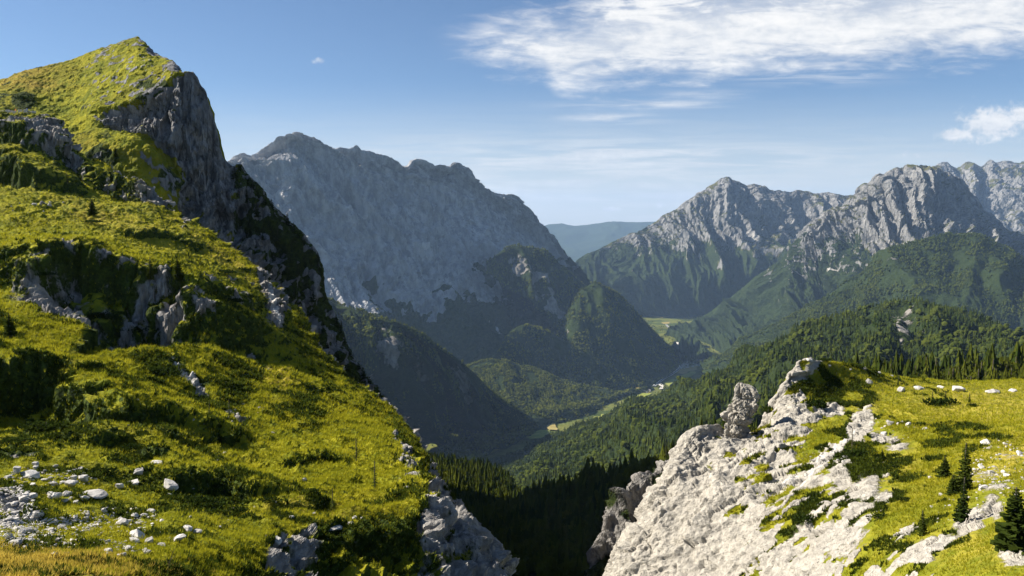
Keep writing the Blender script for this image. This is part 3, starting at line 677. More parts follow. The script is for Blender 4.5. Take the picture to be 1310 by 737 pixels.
Jm = spur('wooded_buttress', [
 [(900,485,6900),(1000,478,6200),(1100,465,5800),(1200,455,5600),(1430,455,5500)],
 [(900,472,7300),(960,450,7000),(1040,425,6500),(1100,400,6350),(1160,375,6200),(1240,370,6100),(1430,410,6000)],
 [(900,462,7700),(930,450),(960,433,7300),(1000,414,7100),(1040,392,7000),(1080,366,6900),(1105,347,6850),(1125,325),(1140,316,6800),(1160,311),(1200,303,6800),(1240,301,6850),(1265,307,6900),(1290,322,6900),(1310,337,6900),(1430,390,6900)],
 ('off', 60, 150, -60), ('off', 200, 700, -700)], 900, 1430, 360, [60, 120, 8, 10], 30, 220, 14,
 lambda s: blobs(s, [(1205,330,10,4,0,.6),(1155,330,22,6,-30,.5),(1195,380,8,6,0,.45),(1060,400,26,4,-30,.5)]) * (0.75 + fbm(s.rest / 110, 3, 4)), None, 170, 85.0)
Km = massif('high_massif', [
 [(1150,330,14800),(1300,330,14800),(1430,330,15000)],
 [(1150,270,15800),(1220,262,15800),(1310,268,15600),(1430,260,16000)],
 [(1150,225,17000),(1190,214,17000),(1203,208),(1212,207),(1224,216),(1236,208),(1246,209),(1256,213),(1266,205),(1275,209),(1285,206),(1297,209),(1310,207,18000),(1430,204,18000)],
 ('off', 100, 400, -300), ('off', 300, 1500, -1800)], 1150, 1430, 220, [60, 90, 8, 8], (2,), 2, -300, 420, 31)
L = loft([[(620,345,30000),(880,345,30000)], [(620,315,34000),(880,312,34000)],
 [(620,296,38000),(690,290,38000),(702,287),(718,286),(735,289),(760,287),(785,284),(802,284),(820,283),(880,281,38000)],
 ('off', 0, 1500, -500)], 620, 880, 160, [20, 24, 6], sharp=(2,))
L.V += L.N * (260 * (ridged(L.rest / 2600, 3, 2) - 0.5) * sst(2.3, 1.6, L.T))[..., None]
surf_obj('distant_hills', L, M_FAR, 0, 0.9)

# ================================================================= trees, shrubs, boulders: meshes
rng = np.random.default_rng(7)

def foliage_mat(name, c1, c2, trans=0.35, rand='object', seed=1.0):
    m, t, out = new_mat(name)
    if rand == 'object':
        f = t.new('ShaderNodeObjectInfo').outputs['Random']
    else:
        f = t.new('ShaderNodeAttribute', attribute_name='tint').outputs['Fac']
    pos = t.new('ShaderNodeTexCoord').outputs['Object']
    n = t.noise(pos, seed, 3, 0.6)
    c = t.mix(t.math('ADD', t.math('MULTIPLY', f, 0.65), t.math('MULTIPLY', t.math('SUBTRACT', n, 0.3), 0.8), clamp=True), c1, c2)
    d = t.new('ShaderNodeBsdfDiffuse'); tr = t.new('ShaderNodeBsdfTranslucent'); mx_ = t.new('ShaderNodeMixShader')
    t.l.new(c, d.inputs[0]); t.l.new(c, tr.inputs[0]); mx_.inputs[0].default_value = trans
    t.l.new(d.outputs[0], mx_.inputs[1]); t.l.new(tr.outputs[0], mx_.inputs[2]); t.l.new(mx_.outputs[0], out.inputs[0])
    return m
M_SPRUCE = foliage_mat('spruce_needles', (0.020, 0.036, 0.008), (0.095, 0.115, 0.015), 0.35)
M_FORESTS = foliage_mat('forest_spruce_needles', (0.030, 0.048, 0.008), (0.13, 0.14, 0.016), 0.42)
M_LARCH = foliage_mat('larch_needles', (0.06, 0.085, 0.015), (0.12, 0.13, 0.02), 0.4)
M_MUGO = foliage_mat('dwarf_pine_needles', (0.014, 0.026, 0.006), (0.040, 0.058, 0.010), 0.3, seed=1.6)
M_WOODTREES = foliage_mat('mixed_forest', (0.022, 0.040, 0.009), (0.088, 0.104, 0.016), 0.3, 'attr', 0.02)
M_BEECH = foliage_mat('beech_forest', (0.045, 0.066, 0.012), (0.165, 0.175, 0.028), 0.4, 'attr', 0.02)
M_NEARWOOD = foliage_mat('spruce_forest', (0.026, 0.044, 0.008), (0.115, 0.125, 0.014), 0.3, 'attr', 0.05)
M_GRASS = foliage_mat('alpine_grass', (0.18, 0.20, 0.012), (0.46, 0.41, 0.025), 0.42, 'attr', 0.15)
M_SHRUB = foliage_mat('bilberry_leaves', (0.022, 0.038, 0.007), (0.085, 0.105, 0.012), 0.35, 'attr', 0.3)
M_GOLD = foliage_mat('golden_grass', (0.36, 0.28, 0.035), (0.60, 0.44, 0.09), 0.5, 'attr', 0.3)
def simple(name, col, rough=0.9, spec=0.15, ns=None, c2=None, bs=0.0):
    m, t, out = new_mat(name)
    if ns:
        pos = t.new('ShaderNodeTexCoord').outputs['Object']
        n = t.noise(pos, ns, 5, 0.65)
        principled(t, out, t.mix(t.mapr(n, 0.35, 0.65), col, c2), rough, spec, n, bs, 0.3 / ns)
    else:
        principled(t, out, col, rough, spec)
    return m
M_BARK = simple('bark', (0.07, 0.055, 0.042), ns=3.0, c2=(0.14, 0.12, 0.10), bs=0.5)
M_DEAD = simple('bleached_wood', (0.42, 0.38, 0.33), ns=4.0, c2=(0.25, 0.22, 0.19), bs=0.4)
def boulder_mat():
    m, t, out = new_mat('limestone_boulder')
    pos = t.new('ShaderNodeTexCoord').outputs['Object']
    a = t.noise(pos, 1.4, 5, 0.65); b = t.noise(pos, 6.0, 5, 0.7)
    c = t.mix(t.mapr(a, 0.35, 0.65), (0.36, 0.345, 0.32), (0.60, 0.57, 0.53))
    c = t.mix(t.mapr(b, 0.55, 0.7, 0, 0.5), c, (0.20, 0.19, 0.17))
    hs = t.math('MULTIPLY_ADD', t.new('ShaderNodeObjectInfo').outputs['Random'], 0.35, 0.78)
    c = t.mix(1.0, c, hs, 'MULTIPLY')
    principled(t, out, c, 0.95, 0.1, t.math('ADD', a, b), 0.6, 0.12)
    return m
M_BOULDER = boulder_mat()

def spruce_geo(h, R, nwh, nb, seg, seed, z0=0.06, size=1.0, spars=1.0, quad=True):
    """drooping whorls of needle sprays on a tapered stem; returns crown quads and stem quads"""
    r = np.random.default_rng(seed)
    V = []
    lean = r.normal(0, 0.02, 2)
    for k in range(nwh):
        f = (k + r.uniform(-.3, .3)) / nwh
        f = min(max(f, 0), 1)
        z = h * (z0 + (0.985 - z0) * f)
        rad = R * ((1 - f) ** 0.82 * 0.94 + 0.05) * (0.75 + 0.25 * min(1, f / 0.12))
        n = max(3, int(round(nb * (1 - 0.45 * f))))
        a0 = r.uniform(0, 6.28)
        for j in range(n):
            if r.random() > spars: continue
            a = a0 + 6.283 * (j + r.uniform(-.25, .25)) / n
            L = rad * r.uniform(0.62, 1.15)
            dr = r.uniform(0.18, 0.5) * (1.1 - f * 1.2)          # lower limbs hang, top ones rise
            d = np.array([math.cos(a), math.sin(a), 0]); s = np.array([-d[1], d[0], 0])
            for q in range(seg):
                t0, t1 = q / seg, (q + 1) / seg
                w = (0.30 * L * (1 - 0.55 * (t0 + t1) / 2) + 0.03 * R) * size * r.uniform(.7, 1.2)
                zz0 = z - dr * L * t0 ** 0.8 * 0.9; zz1 = z - dr * L * t1 ** 0.8 * 0.9 + (0.06 * L if q == seg - 1 else 0)
                p0 = d * L * t0 + np.array([lean[0] * z, lean[1] * z, zz0]); p1 = d * L * t1 + np.array([lean[0] * z, lean[1] * z, zz1])
                tw = r.uniform(-.7, .7); up = np.array([0, 0, 1.0])
                sv = s * math.cos(tw) + up * math.sin(tw) * 0.7
                e = 0.45 if q == seg - 1 else 0.9
                V += [p0 - sv * w, p0 + sv * w, p1 + sv * w * e, p1 - sv * w * e]
                if seg > 1:
                    hg = np.array([0, 0, -w * r.uniform(.6, 1.3)]) + d * r.uniform(-.3, .3) * w
                    V += [p0, p1, p1 + hg * 0.8, p0 + hg]
    V = np.array(V)
    Fc = np.arange(len(V)).reshape(-1, 4)
    ns = 6; tv = []; hs = np.linspace(-0.06, 0.97, 6)
    for z in hs:
        rr = h * 0.016 * (1 - z) + 0.01
        for q in range(ns):
            b = 6.283 * q / ns
            tv.append((rr * math.cos(b) + lean[0] * z * h, rr * math.sin(b) + lean[1] * z * h, z * h))
    tf = [[i * ns + q, i * ns + (q + 1) % ns, (i + 1) * ns + (q + 1) % ns, (i + 1) * ns + q] for i in range(len(hs) - 1) for q in range(ns)]
    return V, Fc, np.array(tv), np.array(tf)

def make_tree(name, label, cat, mats, geo, loc=(0, 0, 0), scale=1.0, rz=0, group=None):
    o = bpy.data.objects.new(name, None); o.empty_display_size = 0.3; COL.objects.link(o)
    o.location = loc; o.scale = (scale,) * 3; o.rotation_euler = (0, 0, rz)
    tag(o, label, cat, group)
    V, Fc, tv, tf = geo
    mesh_obj('crown', V, Fc, mats[0], o, smooth=False)
    mesh_obj('trunk', tv, tf, mats[1], o)
    return o
def copy_thing(src, loc, rz=0, scale=1.0, label=None, group=None):
    c = src.copy(); COL.objects.link(c)
    c.location = loc; c.rotation_euler = (0, 0, rz); c.scale = (scale,) * 3 if not isinstance(scale, tuple) else scale
    if label: c['label'] = label
    if group: c['group'] = group
    for ch in src.children:
        d = ch.copy(); COL.objects.link(d); d.parent = c
    return c

def at(s, px, py, sink=0.0):
    p = s.hit(px, py); return (p[0], p[1], p[2] - sink)

# ---- trees one can point to.  (surface, px, py of the foot, height in photo pixels, kind, label)
PROTO = {}
def geo_for(kind, k):
    key = (kind, k)
    if key not in PROTO:
        if kind == 'spruce': PROTO[key] = spruce_geo(1.0, 0.21, 26, 9, 4, 50 + k, 0.05)
        elif kind == 'dense': PROTO[key] = spruce_geo(1.0, 0.36, 20, 10, 4, 70 + k, 0.02, 1.15)
        elif kind == 'slim': PROTO[key] = spruce_geo(1.0, 0.17, 18, 7, 3, 90 + k, 0.06, 1.1)
        elif kind == 'larch': PROTO[key] = spruce_geo(1.0, 0.16, 18, 6, 3, 110 + k, 0.12, 0.55, 0.75)
    return PROTO[key]
TREES = [
 (K,1232,628,66,'spruce','tallest dark spruce on the right meadow, standing behind a slightly shorter one'),
 (K,1231,666,60,'spruce','dark spruce in front of the tallest spruce, with bleached stakes at its foot'),
 (K,1207,611,30,'dense','short dense spruce just left of the tallest spruce, upper of two bushy ones'),
 (K,1219,632,28,'dense','low bushy spruce tucked against the left side of the tallest spruce'),
 (K,1180,684,36,'spruce','small lone spruce on the grass left of the pair of tall dark spruces'),
 (K,1298,700,84,'dense','wide spruce at the right edge of the picture with its branches reaching the ground'),
 (K,1330,706,105,'spruce','dark spruce cut off by the right edge of the picture'),
 (K,1159,698,13,'slim','tiny spruce sapling left below the small lone spruce'),
 (K,1240,514,15,'slim','tiny spruce beside a round bush below the meadow boulders'),
 (K,1209,511,14,'slim','sapling poking out of the right half of the long bush in the meadow'),
 (K,1193,511,13,'slim','sapling poking out of the left half of the long bush in the meadow'),
 (K,1148,494,14,'slim','small dark spruce just above the tilted boulder in the meadow'),
 (K,1071,488,13,'slim','small spruce on the shaded grass behind the round dark bush'),
 (K,1090,582,36,'larch','pale soft young larch leaning over the shaded grass gully of the knoll'),
 (K,1129,590,16,'dense','small dark spruce at the edge of the rocks left of the low spreading bush'),
 (A,193,358,30,'spruce','dark spruce in the middle of the left slope, left one of a pair'),
 (A,228,354,24,'dense','dark bushy spruce in the middle of the left slope, right one of a pair'),
 (A,118,273,20,'dense','small dark spruce below the rock band high on the left slope'),
 (A,86,234,14,'slim','little spruce beneath the rock outcrop at the upper left'),
 (A,200,378,18,'larch','thin pale tree just below the pair of dark spruces'),
 (A,162,388,16,'larch','thin yellowish tree on the rim of the grey outcrop'),
 (A,456,590,32,'larch','sparse larch on the grass near the cliff edge, upper one of two'),
 (A,480,624,38,'larch','sparse nearly bare larch on the grass near the cliff edge, lower one of two'),
 (A,425,652,30,'larch','thin sapling on the grass left of the two sparse larches'),
 (A,268,533,22,'larch','pale young larch at the lower end of the shaded hollow, left of its twin'),
 (A,293,534,26,'larch','pale young larch at the lower end of the shaded hollow, right of its twin'),
 (B,148,200,13,'dense','small dark tree on the grassy spur under the big cliff'),
 (B,437,420,12,'slim','little spruce on the rim of the dark cliff seen against the shaded mountain'),
 (A,12,430,30,'dense','dark bushy spruce at the left edge of the picture below the outcrop'),
]
for k, (s, px, py, hp, kind, lab) in enumerate(TREES):
    p = at(s, px, py, 0.1)
    hm = hp / F * p[1] * 1.02
    mats = (M_LARCH if kind == 'larch' else M_SPRUCE, M_BARK)
    nm = {'spruce': 'spruce_tree', 'dense': 'bushy_spruce', 'slim': 'spruce_sapling', 'larch': 'larch_tree'}[kind]
    make_tree(nm, lab, 'tree', mats, geo_for(kind, k % 3), p, hm, 1.3 * k)

# ---- dwarf pines and bushes
def bush_geo(seed, n=420, flat=0.5):
    r = np.random.default_rng(seed); V = []
    lob = [(r.uniform(-.55, .55), r.uniform(-.4, .4), r.uniform(.35, .62)) for _ in range(7)]
    for _ in range(n):
        lx, ly, lr = lob[r.integers(7)]
        u = r.normal(0, 1, 3); u[2] = abs(u[2]) * 0.9; u /= np.linalg.norm(u)
        rr = lr * r.uniform(0.55, 1.0)
        c = np.array([lx + u[0] * rr, ly + u[1] * rr, u[2] * rr * flat * 1.5])
        w = r.uniform(0.03, 0.075); L = r.uniform(0.07, 0.17)
        d = u * 0.7 + np.array([0, 0, 0.9]) + r.normal(0, .35, 3); d /= np.linalg.norm(d)
        s = np.cross(d, r.normal(0, 1, 3)); s /= np.linalg.norm(s)
        V += [c - s * w, c + s * w, c + d * L + s * w * .4, c + d * L - s * w * .4]
    V = np.array(V); sv = []; sf = []
    for j in range(5):
        a = r.uniform(0, 6.28); tip = np.array([math.cos(a) * .5, math.sin(a) * .4, .3 * flat + .1]); b = len(sv)
        for z, q in ((np.array([0, 0, -.12]), .03), (tip * .5, .02), (tip, .008)):
            for e in range(4): sv.append(z + q * np.array([math.cos(e * 1.57), math.sin(e * 1.57), 0]))
        for i in range(2):
            for e in range(4): sf.append([b + i * 4 + e, b + i * 4 + (e + 1) % 4, b + i * 4 + 4 + (e + 1) % 4, b + i * 4 + 4 + e])
    return V, np.arange(len(V)).reshape(-1, 4), np.array(sv), np.array(sf)
BG = [bush_geo(200 + k) for k in range(4)]
BUSH = [  # px, py of the foot, half width px, height factor
 (K,1048,521,20,1.3,'large round dark bush on the white rim of the knoll'),
 (K,1203,516,26,.7,'long low bush in the middle of the right meadow'),
 (K,1243,519,9,1.0,'small round bush beside the tiny meadow spruce'),
 (K,1145,600,15,.8,'low spreading bush above the white rocks on the knoll'),
 (K,1127,584,10,.8,'low dark bush uphill of the low spreading one on the knoll'),
 (K,1056,459,10,.8,'dark bush on the top skyline of the knoll'),
 (K,1098,470,10,.6,'small bush on the skyline right of the knoll top'),
 (K,982,528,12,1.7,'dark bush in the notch right of the rock pinnacle'),
 (K,967,556,7,1.0,'tiny bush on the white rock right below the pinnacle'),
 (K,1035,665,24,.6,'elongated green bush lying in the rock gully of the knoll'),
 (K,1095,585,26,.9,'broad dark bush in the shaded grass hollow of the knoll'),
 (K,1125,664,24,.6,'low dark bush between the white rocks and the small lone spruce'),
 (K,1160,640,16,.5,'low yellowish bush on the grass uphill of the small lone spruce'),
 (A,205,480,26,.9,'large dark dwarf pine at the rim of the shaded hollow'),
 (A,118,285,16,.5,'low dark bush under the little spruce high on the left slope'),
 (A,122,310,12,.5,'low dark bush in the upper left meadow'),
 (A,108,338,16,.5,'low bush above the left end of the grey outcrop'),
 (A,60,352,14,.6,'dark bush at the upper rim of the grey outcrop'),
 (A,288,348,16,.6,'dark bush on the slope right of the pair of spruces'),
 (A,300,385,16,.8,'dark bush between the rocks on the right of the slope'),
 (A,140,408,22,.9,'big dark bush in the middle of the grey outcrop'),
 (A,180,425,24,.7,'dark bush under the grey outcrop at the head of the hollow'),
 (A,388,545,12,.9,'round dark bush in the middle of the grass slope'),
 (A,372,530,9,.9,'small round bush above the one in the middle of the grass slope'),
 (A,175,575,22,.6,'green mound of shrub above the scree, left of the flat white slab'),
 (A,130,605,24,.6,'green mound of shrub behind the scattered boulders'),
 (A,255,645,40,.55,'wide dark shrub below the flat white slab'),
 (A,300,655,24,.5,'dark shrub right of the wide one below the slab'),
 (A,60,548,40,.45,'wide dark shrub in the shaded hollow at the left edge'),
 (A,20,565,30,.45,'dark shrub above the tilted rock slabs at the left edge'),
 (A,345,640,20,.5,'low shrub between boulders in the lower meadow'),
 (A,395,628,16,.5,'low shrub in the lower meadow left of the thin sapling'),
 (B,127,205,11,.7,'dark oval bush on the grassy spur under the big cliff'),
 (B,33,128,12,.9,'dark bush on the grass above the roadside wall'),
]
for k, (s, px, py, hw, hf, lab) in enumerate(BUSH):
    p = at(s, px, py); w = hw / F * p[1]
    V, Fc, sv, sf = BG[k % 4]
    o = bpy.data.objects.new('dwarf_pine', None); COL.objects.link(o); o.location = p; o.scale = (w, w * .8, w * 1.05 * hf); o.rotation_euler = (0, 0, k * .4)
    o.rotation_euler = (0, 0, (k * 37 % 10 - 5) * 0.05)
    tag(o, lab, 'bush')
    mesh_obj('foliage', V, Fc, M_MUGO, o, smooth=False); mesh_obj('stem', sv, sf, M_BARK, o)

# ---- repeated small trees on the dark cliff and tiny bushes on the summit grass
proto = None
cnt = 0
cp = [(300,222),(306,214),(316,226),(322,236),(331,246),(339,256),(347,262),(352,272),(360,277),(368,283),(375,290),(383,300),(391,308),(398,318),(404,330),(408,346),(411,362),(416,380),(421,394),(428,408),(434,420),(441,434),(449,450),(457,466),(466,478),(474,490),(483,503),
      (318,252),(330,270),(345,285),(338,300),(356,300),(365,318),(372,330),(380,345),(388,335),(392,360),(398,380),(404,400),(412,420),(420,440),(432,455),(445,470),(455,485),(350,330),(375,375),(395,420),(362,345)]
for px, py in cp:
    p = at(B, px + rng.uniform(-2, 2), py + 5, 0.4); h = rng.uniform(3.2, 6.5)
    if proto is None:
        proto = make_tree('cliff_tree', 'small dark tree clinging to the shaded right-hand cliff', 'tree', (M_MUGO, M_BARK), spruce_geo(1.0, 0.34, 11, 7, 2, 5, 0.02, 1.3), p, h, 0, 'trees clinging to the dark cliff')
        proto2 = None
    else:
        copy_thing(proto, p, rng.uniform(0, 6), h)
proto = None
for k in range(46):
    px = rng.uniform(40, 225); py = rng.uniform(62, 150)
    if py < np.interp(px, [0, 80, 130, 175, 200, 230], [108, 86, 70, 55, 76, 100]) + 4: continue
    p = at(B, px, py); w = rng.uniform(0.7, 1.7)
    if proto is None:
        V, Fc, sv, sf = bush_geo(300, 120)
        proto = bpy.data.objects.new('summit_bush', None); COL.objects.link(proto); proto.location = p; proto.scale = (w, w, w * 1.2)
        tag(proto, 'tiny dark bush dotting the sunlit summit grass', 'bush', 'tiny bushes on the summit grass')
        mesh_obj('foliage', V, Fc, M_MUGO, proto, smooth=False); mesh_obj('stem', sv, sf, M_BARK, proto)
    else:
        copy_thing(proto, p, rng.uniform(0, 6), (w, w, w * rng.uniform(.9, 1.6)))

# ---- boulders
import bmesh
def boulder_mesh(seed, ncut=13, sub=3):
    r = np.random.default_rng(seed)
    bm = bmesh.new(); bmesh.ops.create_icosphere(bm, subdivisions=sub, radius=1.0)
    P = np.array([v.co[:] for v in bm.verts])
    for _ in range(ncut):
        n = r.normal(0, 1, 3); n /= np.linalg.norm(n); d = r.uniform(0.42, 0.85)
        over = np.maximum(P @ n - d, 0)
        P = P - over[:, None] * n
    P = P * (1 + 0.07 * fbm(P * 1.7 + seed * 3.1, 3, seed))[:, None] + 0.03 * np.stack([perlin(P * 5 + k * 9, seed) for k in range(3)], -1)
    for v, p in zip(bm.verts, P): v.co = p
    me = bpy.data.meshes.new('boulder'); bm.to_mesh(me); bm.free()
    for p in me.polygons: p.use_smooth = False
    me.materials.append(M_BOULDER)
    return me
BM = [boulder_mesh(k + 1) for k in range(7)]
def boulder(p, sx, sy, sz, rot, label=None, group=None, k=0, name='boulder'):
    o = bpy.data.objects.new(name, BM[k % 7]); COL.objects.link(o)
    o.location = (p[0], p[1], p[2] + sz * 0.15); o.scale = (sx, sy, sz); o.rotation_euler = rot
    tag(o, label, 'boulder', group)
    return o
BL = [  # px, py, width px, height px, tilt, label
 (A,217,620,29,13,.25,'flat bright white slab lying on the grass, largest pale boulder of the left meadow'),
 (A,179,605,16,12,0,'squarish grey boulder uphill to the left of the flat white slab'),
 (A,201,592,18,6,0,'low flat white stone uphill of the squarish boulder'),
 (A,38,609,24,12,.45,'dark grey tilted slab leaning over the scattered stones near the left edge'),
 (A,90,620,20,10,.1,'white boulder in the upper scree with a broad flat top'),
 (A,84,632,15,10,0,'rounded boulder just below the broad flat-topped white one'),
 (A,116,632,38,9,.1,'long flat white rock in the middle of the upper scree'),
 (A,152,623,12,9,0,'pale boulder at the left end of the low rock row below the squarish boulder'),
 (A,170,618,28,9,-.1,'long low white rock at the right end of the row below the squarish boulder'),
 (A,50,658,14,10,0,'grey boulder on the grass between the tilted slabs and the scree'),
 (A,136,706,17,10,0,'dark grey boulder lowest in the scree, half in shade'),
 (A,193,656,15,8,.1,'white stone at the right end of the middle scree'),
 (A,183,660,12,8,0,'darker stone touching the white one at the right end of the middle scree'),
 (A,155,670,18,11,0,'white boulder in the centre of the lower scree'),
 (A,172,692,18,10,.1,'white boulder at the left of three in the lower right of the scree'),
 (A,192,693,16,12,-.2,'tallest of three white boulders in the lower right of the scree'),
 (A,208,698,13,8,0,'grey boulder at the right of three in the lower right of the scree'),
 (A,226,690,22,9,-.3,'long sloping boulder at the right edge of the scree'),
 (A,252,682,16,7,0,'pale flat stone right of the scree near the wide shrub'),
 (A,187,706,13,8,0,'small white boulder below the three in the lower right of the scree'),
 (A,163,702,10,7,0,'round white stone between the dark boulder and the three boulders'),
 (A,217,633,7,4,0,'little white stone directly below the flat bright slab'),
 (A,430,676,23,8,0,'wide pale boulder lying at the brow above the shaded drop'),
 (A,450,671,11,8,0,'round grey boulder right of the wide pale one at the brow'),
 (A,452,662,11,6,.1,'whitish stone just uphill of the round grey boulder at the brow'),
 (A,352,698,18,18,.3,'upright white rock at the left end of the bare front face'),
 (A,520,623,9,4,0,'flat white stone at the cliff edge right of the bare larch'),
 (A,358,616,4,3,0,'tiny white stone alone in the lower meadow'),
 (A,373,660,8,4,0,'grey stone in the lower meadow left of the brow boulders'),
 (A,402,658,6,5,0,'rounded stone in the lower meadow near the thin sapling'),
 (K,1035,461,9,5,0,'small white stone on the very top of the knoll'),
 (K,1106,471,9,6,0,'white stone on the skyline right of the knoll top'),
 (K,1061,469,6,4,0,'little white stone on the grass below the knoll top'),
 (K,1088,473,5,3,0,'tiny white stone between the knoll top and the skyline stone'),
 (K,1124,478,6,4,0,'tiny white stone downhill right of the skyline stone'),
 (K,1111,489,10,9,.5,'pointed white stone left of the tilted boulder'),
 (K,1152,500,15,9,-.45,'tilted white boulder under the small dark spruce of the meadow'),
 (K,1176,497,14,7,0,'white boulder right of the tilted one'),
 (K,1204,495,11,5,0,'flat white boulder between two larger ones at the back of the meadow'),
 (K,1224,500,21,9,.05,'widest white boulder at the back of the right meadow'),
 (K,1271,501,22,8,.1,'long white boulder at the back of the meadow with a sloping left end'),
 (K,1295,500,12,6,0,'rightmost white boulder at the back of the meadow'),
 (K,1140,481,5,3,0,'tiny stone on the far edge of the meadow'),
 (K,1184,549,9,5,0,'white stone in the middle of the meadow above the stony ground'),
 (K,1190,611,6,5,0,'round white stone left of the short dense spruce'),
 (K,1203,633,7,6,0,'round white stone left of the low bushy spruce'),
]
for k, (s, px, py, wp, hp, tilt, lab) in enumerate(BL):
    p = at(s, px, py); m = p[1] / F
    boulder(p, wp * m * 0.56, wp * m * rng.uniform(.36, .5), hp * m * 0.62, (rng.uniform(-.1, .1), tilt, rng.uniform(-.4, .4)), lab, None, k)
def scatter_boulders(s, ell, n, wpx, label, group):
    tot = 0
    for (ex, ey, rx, ry, wgt) in ell:
        for _ in range(int(n * wgt)):
            a = rng.uniform(0, 6.283); q = math.sqrt(rng.uniform(0, 1))
            px, py = ex + math.cos(a) * q * rx, ey + math.sin(a) * q * ry
            p = at(s, px, py); m = p[1] / F
            w = wpx * (0.55 + rng.exponential(0.55)) * m
            boulder(p, w * .55, w * rng.uniform(.35, .6), w * rng.uniform(.28, .5), (rng.uniform(-.3, .3), rng.uniform(-.3, .3), rng.uniform(0, 6)), label, group, rng.integers(7))
            tot += 1
    return tot
scatter_boulders(A, [(35,688,65,12,.22),(70,672,60,12,.10),(150,662,55,14,.13),(100,640,45,14,.10),(60,608,55,14,.12),(150,700,50,12,.08),(190,680,60,14,.05),(20,640,24,20,.10),(110,612,20,14,.05),(70,690,70,9,.10)], 150, 6.5,
   'white limestone stone in the scree at the lower left', 'loose stones in the scree at the lower left')
scatter_boulders(A, [(350,650,120,50,.4),(250,560,130,60,.3),(60,265,60,8,.3),(330,525,30,20,.2)], 34, 4.0,
   'small pale stone lying in the grass of the left slope away from the scree', 'pale stones in the grass of the left slope')
scatter_boulders(K, [(1275,590,40,30,.35),(1250,612,26,18,.2),(1290,620,24,18,.15),(1130,545,40,14,.12),(1230,650,40,22,.12),(1290,570,22,10,.1)], 62, 5,
   'white stone on the stony ground right of the tall spruces', 'white stones right of the tall spruces')

def small_stones(name, s, ell, n, wpx, label, seed):
    r = np.random.default_rng(seed); VV, FF = [], []
    tv, tf = [], None
    for k in range(4):
        bm = bmesh.new(); bmesh.ops.create_icosphere(bm, subdivisions=1, radius=1.0)
        tv.append(np.array([v.co[:] for v in bm.verts]) * r.uniform(.65, 1.15, (len(bm.verts), 1))); tf = np.array([[v.index for v in f.verts] for f in bm.faces]); bm.free()
    off = 0
    for (ex, ey, rx, ry, wgt) in ell:
        for _ in range(int(n * wgt)):
            a = r.uniform(0, 6.283); q = math.sqrt(r.uniform(0, 1))
            p = s.hit(ex + math.cos(a) * q * rx, ey + math.sin(a) * q * ry); w = wpx * (0.4 + r.exponential(0.4)) * p[1] / F * .5
            c_, s_ = math.cos(a * 7), math.sin(a * 7); P = tv[r.integers(4)] * np.array([w, w * r.uniform(.5, .9), w * r.uniform(.4, .7)])
            P = np.stack([P[:, 0] * c_ - P[:, 1] * s_, P[:, 0] * s_ + P[:, 1] * c_, P[:, 2]], -1) + p
            VV.append(P); FF.append(tf + off); off += len(P)
    o = mesh_obj(name, np.concatenate(VV), np.concatenate(FF), M_BOULDER, smooth=False); tag(o, label, 'scree', kind='stuff')
small_stones('scree', A, [(30,690,55,12,.3),(70,672,60,10,.15),(20,645,26,24,.15),(140,665,70,16,.12),(60,610,60,14,.1),(110,700,80,10,.13),(20,668,40,10,.15)], 1500, 5.2, 'fine limestone rubble between the larger stones at the lower left', 3)
small_stones('rubble', K, [(1275,590,40,34,.3),(1255,612,30,20,.2),(1295,625,20,24,.15),(1130,550,44,16,.1),(1230,655,44,20,.1),(1060,585,40,6,.15)], 420, 3.6, 'fine white rubble on the stony ground of the knoll', 4)

# ---- rock pinnacle
axis = [(956,596,24),(953,580,20),(947,566,18),(942,554,15),(941,544,14),(945,534,16.5),(951,523,18.5),(953,511,17.5),(952,501,14.5),(949,494,9.5),(947,489,3)]
pd = 171.0
na, nh = 140, 150
ys = np.array([a[1] for a in axis], float)[::-1]; hh = np.linspace(ys[0], ys[-1], nh)
axx = np.interp(hh, ys, [a[0] for a in axis][::-1]); awd = np.interp(hh, ys, [a[2] for a in axis][::-1])
C0 = unproj(axx, hh, pd)
ang = np.linspace(0, 2 * np.pi, na, endpoint=False)
RR = awd / F * pd
PV = np.stack([C0[:, None, 0] + RR[:, None] * np.cos(ang), C0[:, None, 1] + 0.85 * RR[:, None] * np.sin(ang), C0[:, None, 2] + 0 * ang], -1)
PN = np.stack([np.cos(ang) + 0 * RR[:, None], np.sin(ang) + 0 * RR[:, None], 0.15 + 0 * RR[:, None] * ang], -1)
one = np.ones(PV.shape[:2])
PV = PV + PN * (0.95 * rock_relief(PV, 3.4, one, 610, 0.3, (1, 1, .8)) + 0.35 * rock_relief(PV, 1.1, one, 620) + 0.35 * fbm(PV / 2.2, 3, 6))[..., None] * np.clip(RR / 2.5, 0.2, 1)[:, None, None]
i = np.arange(nh * na).reshape(nh, na)
pf = np.stack([i[:-1], np.roll(i, -1, 1)[:-1], np.roll(i, -1, 1)[1:], i[1:]], -1).reshape(-1, 4)
pm = np.zeros((nh * na, 4)); pm[:, 0] = 0.9
pin = mesh_obj('rock_pinnacle', PV, pf, M_KNOLL, attrs={'cover': pm}, smooth=False)
tag(pin, 'leaning white rock pinnacle standing on the left rim of the pale knoll', 'rock pinnacle')

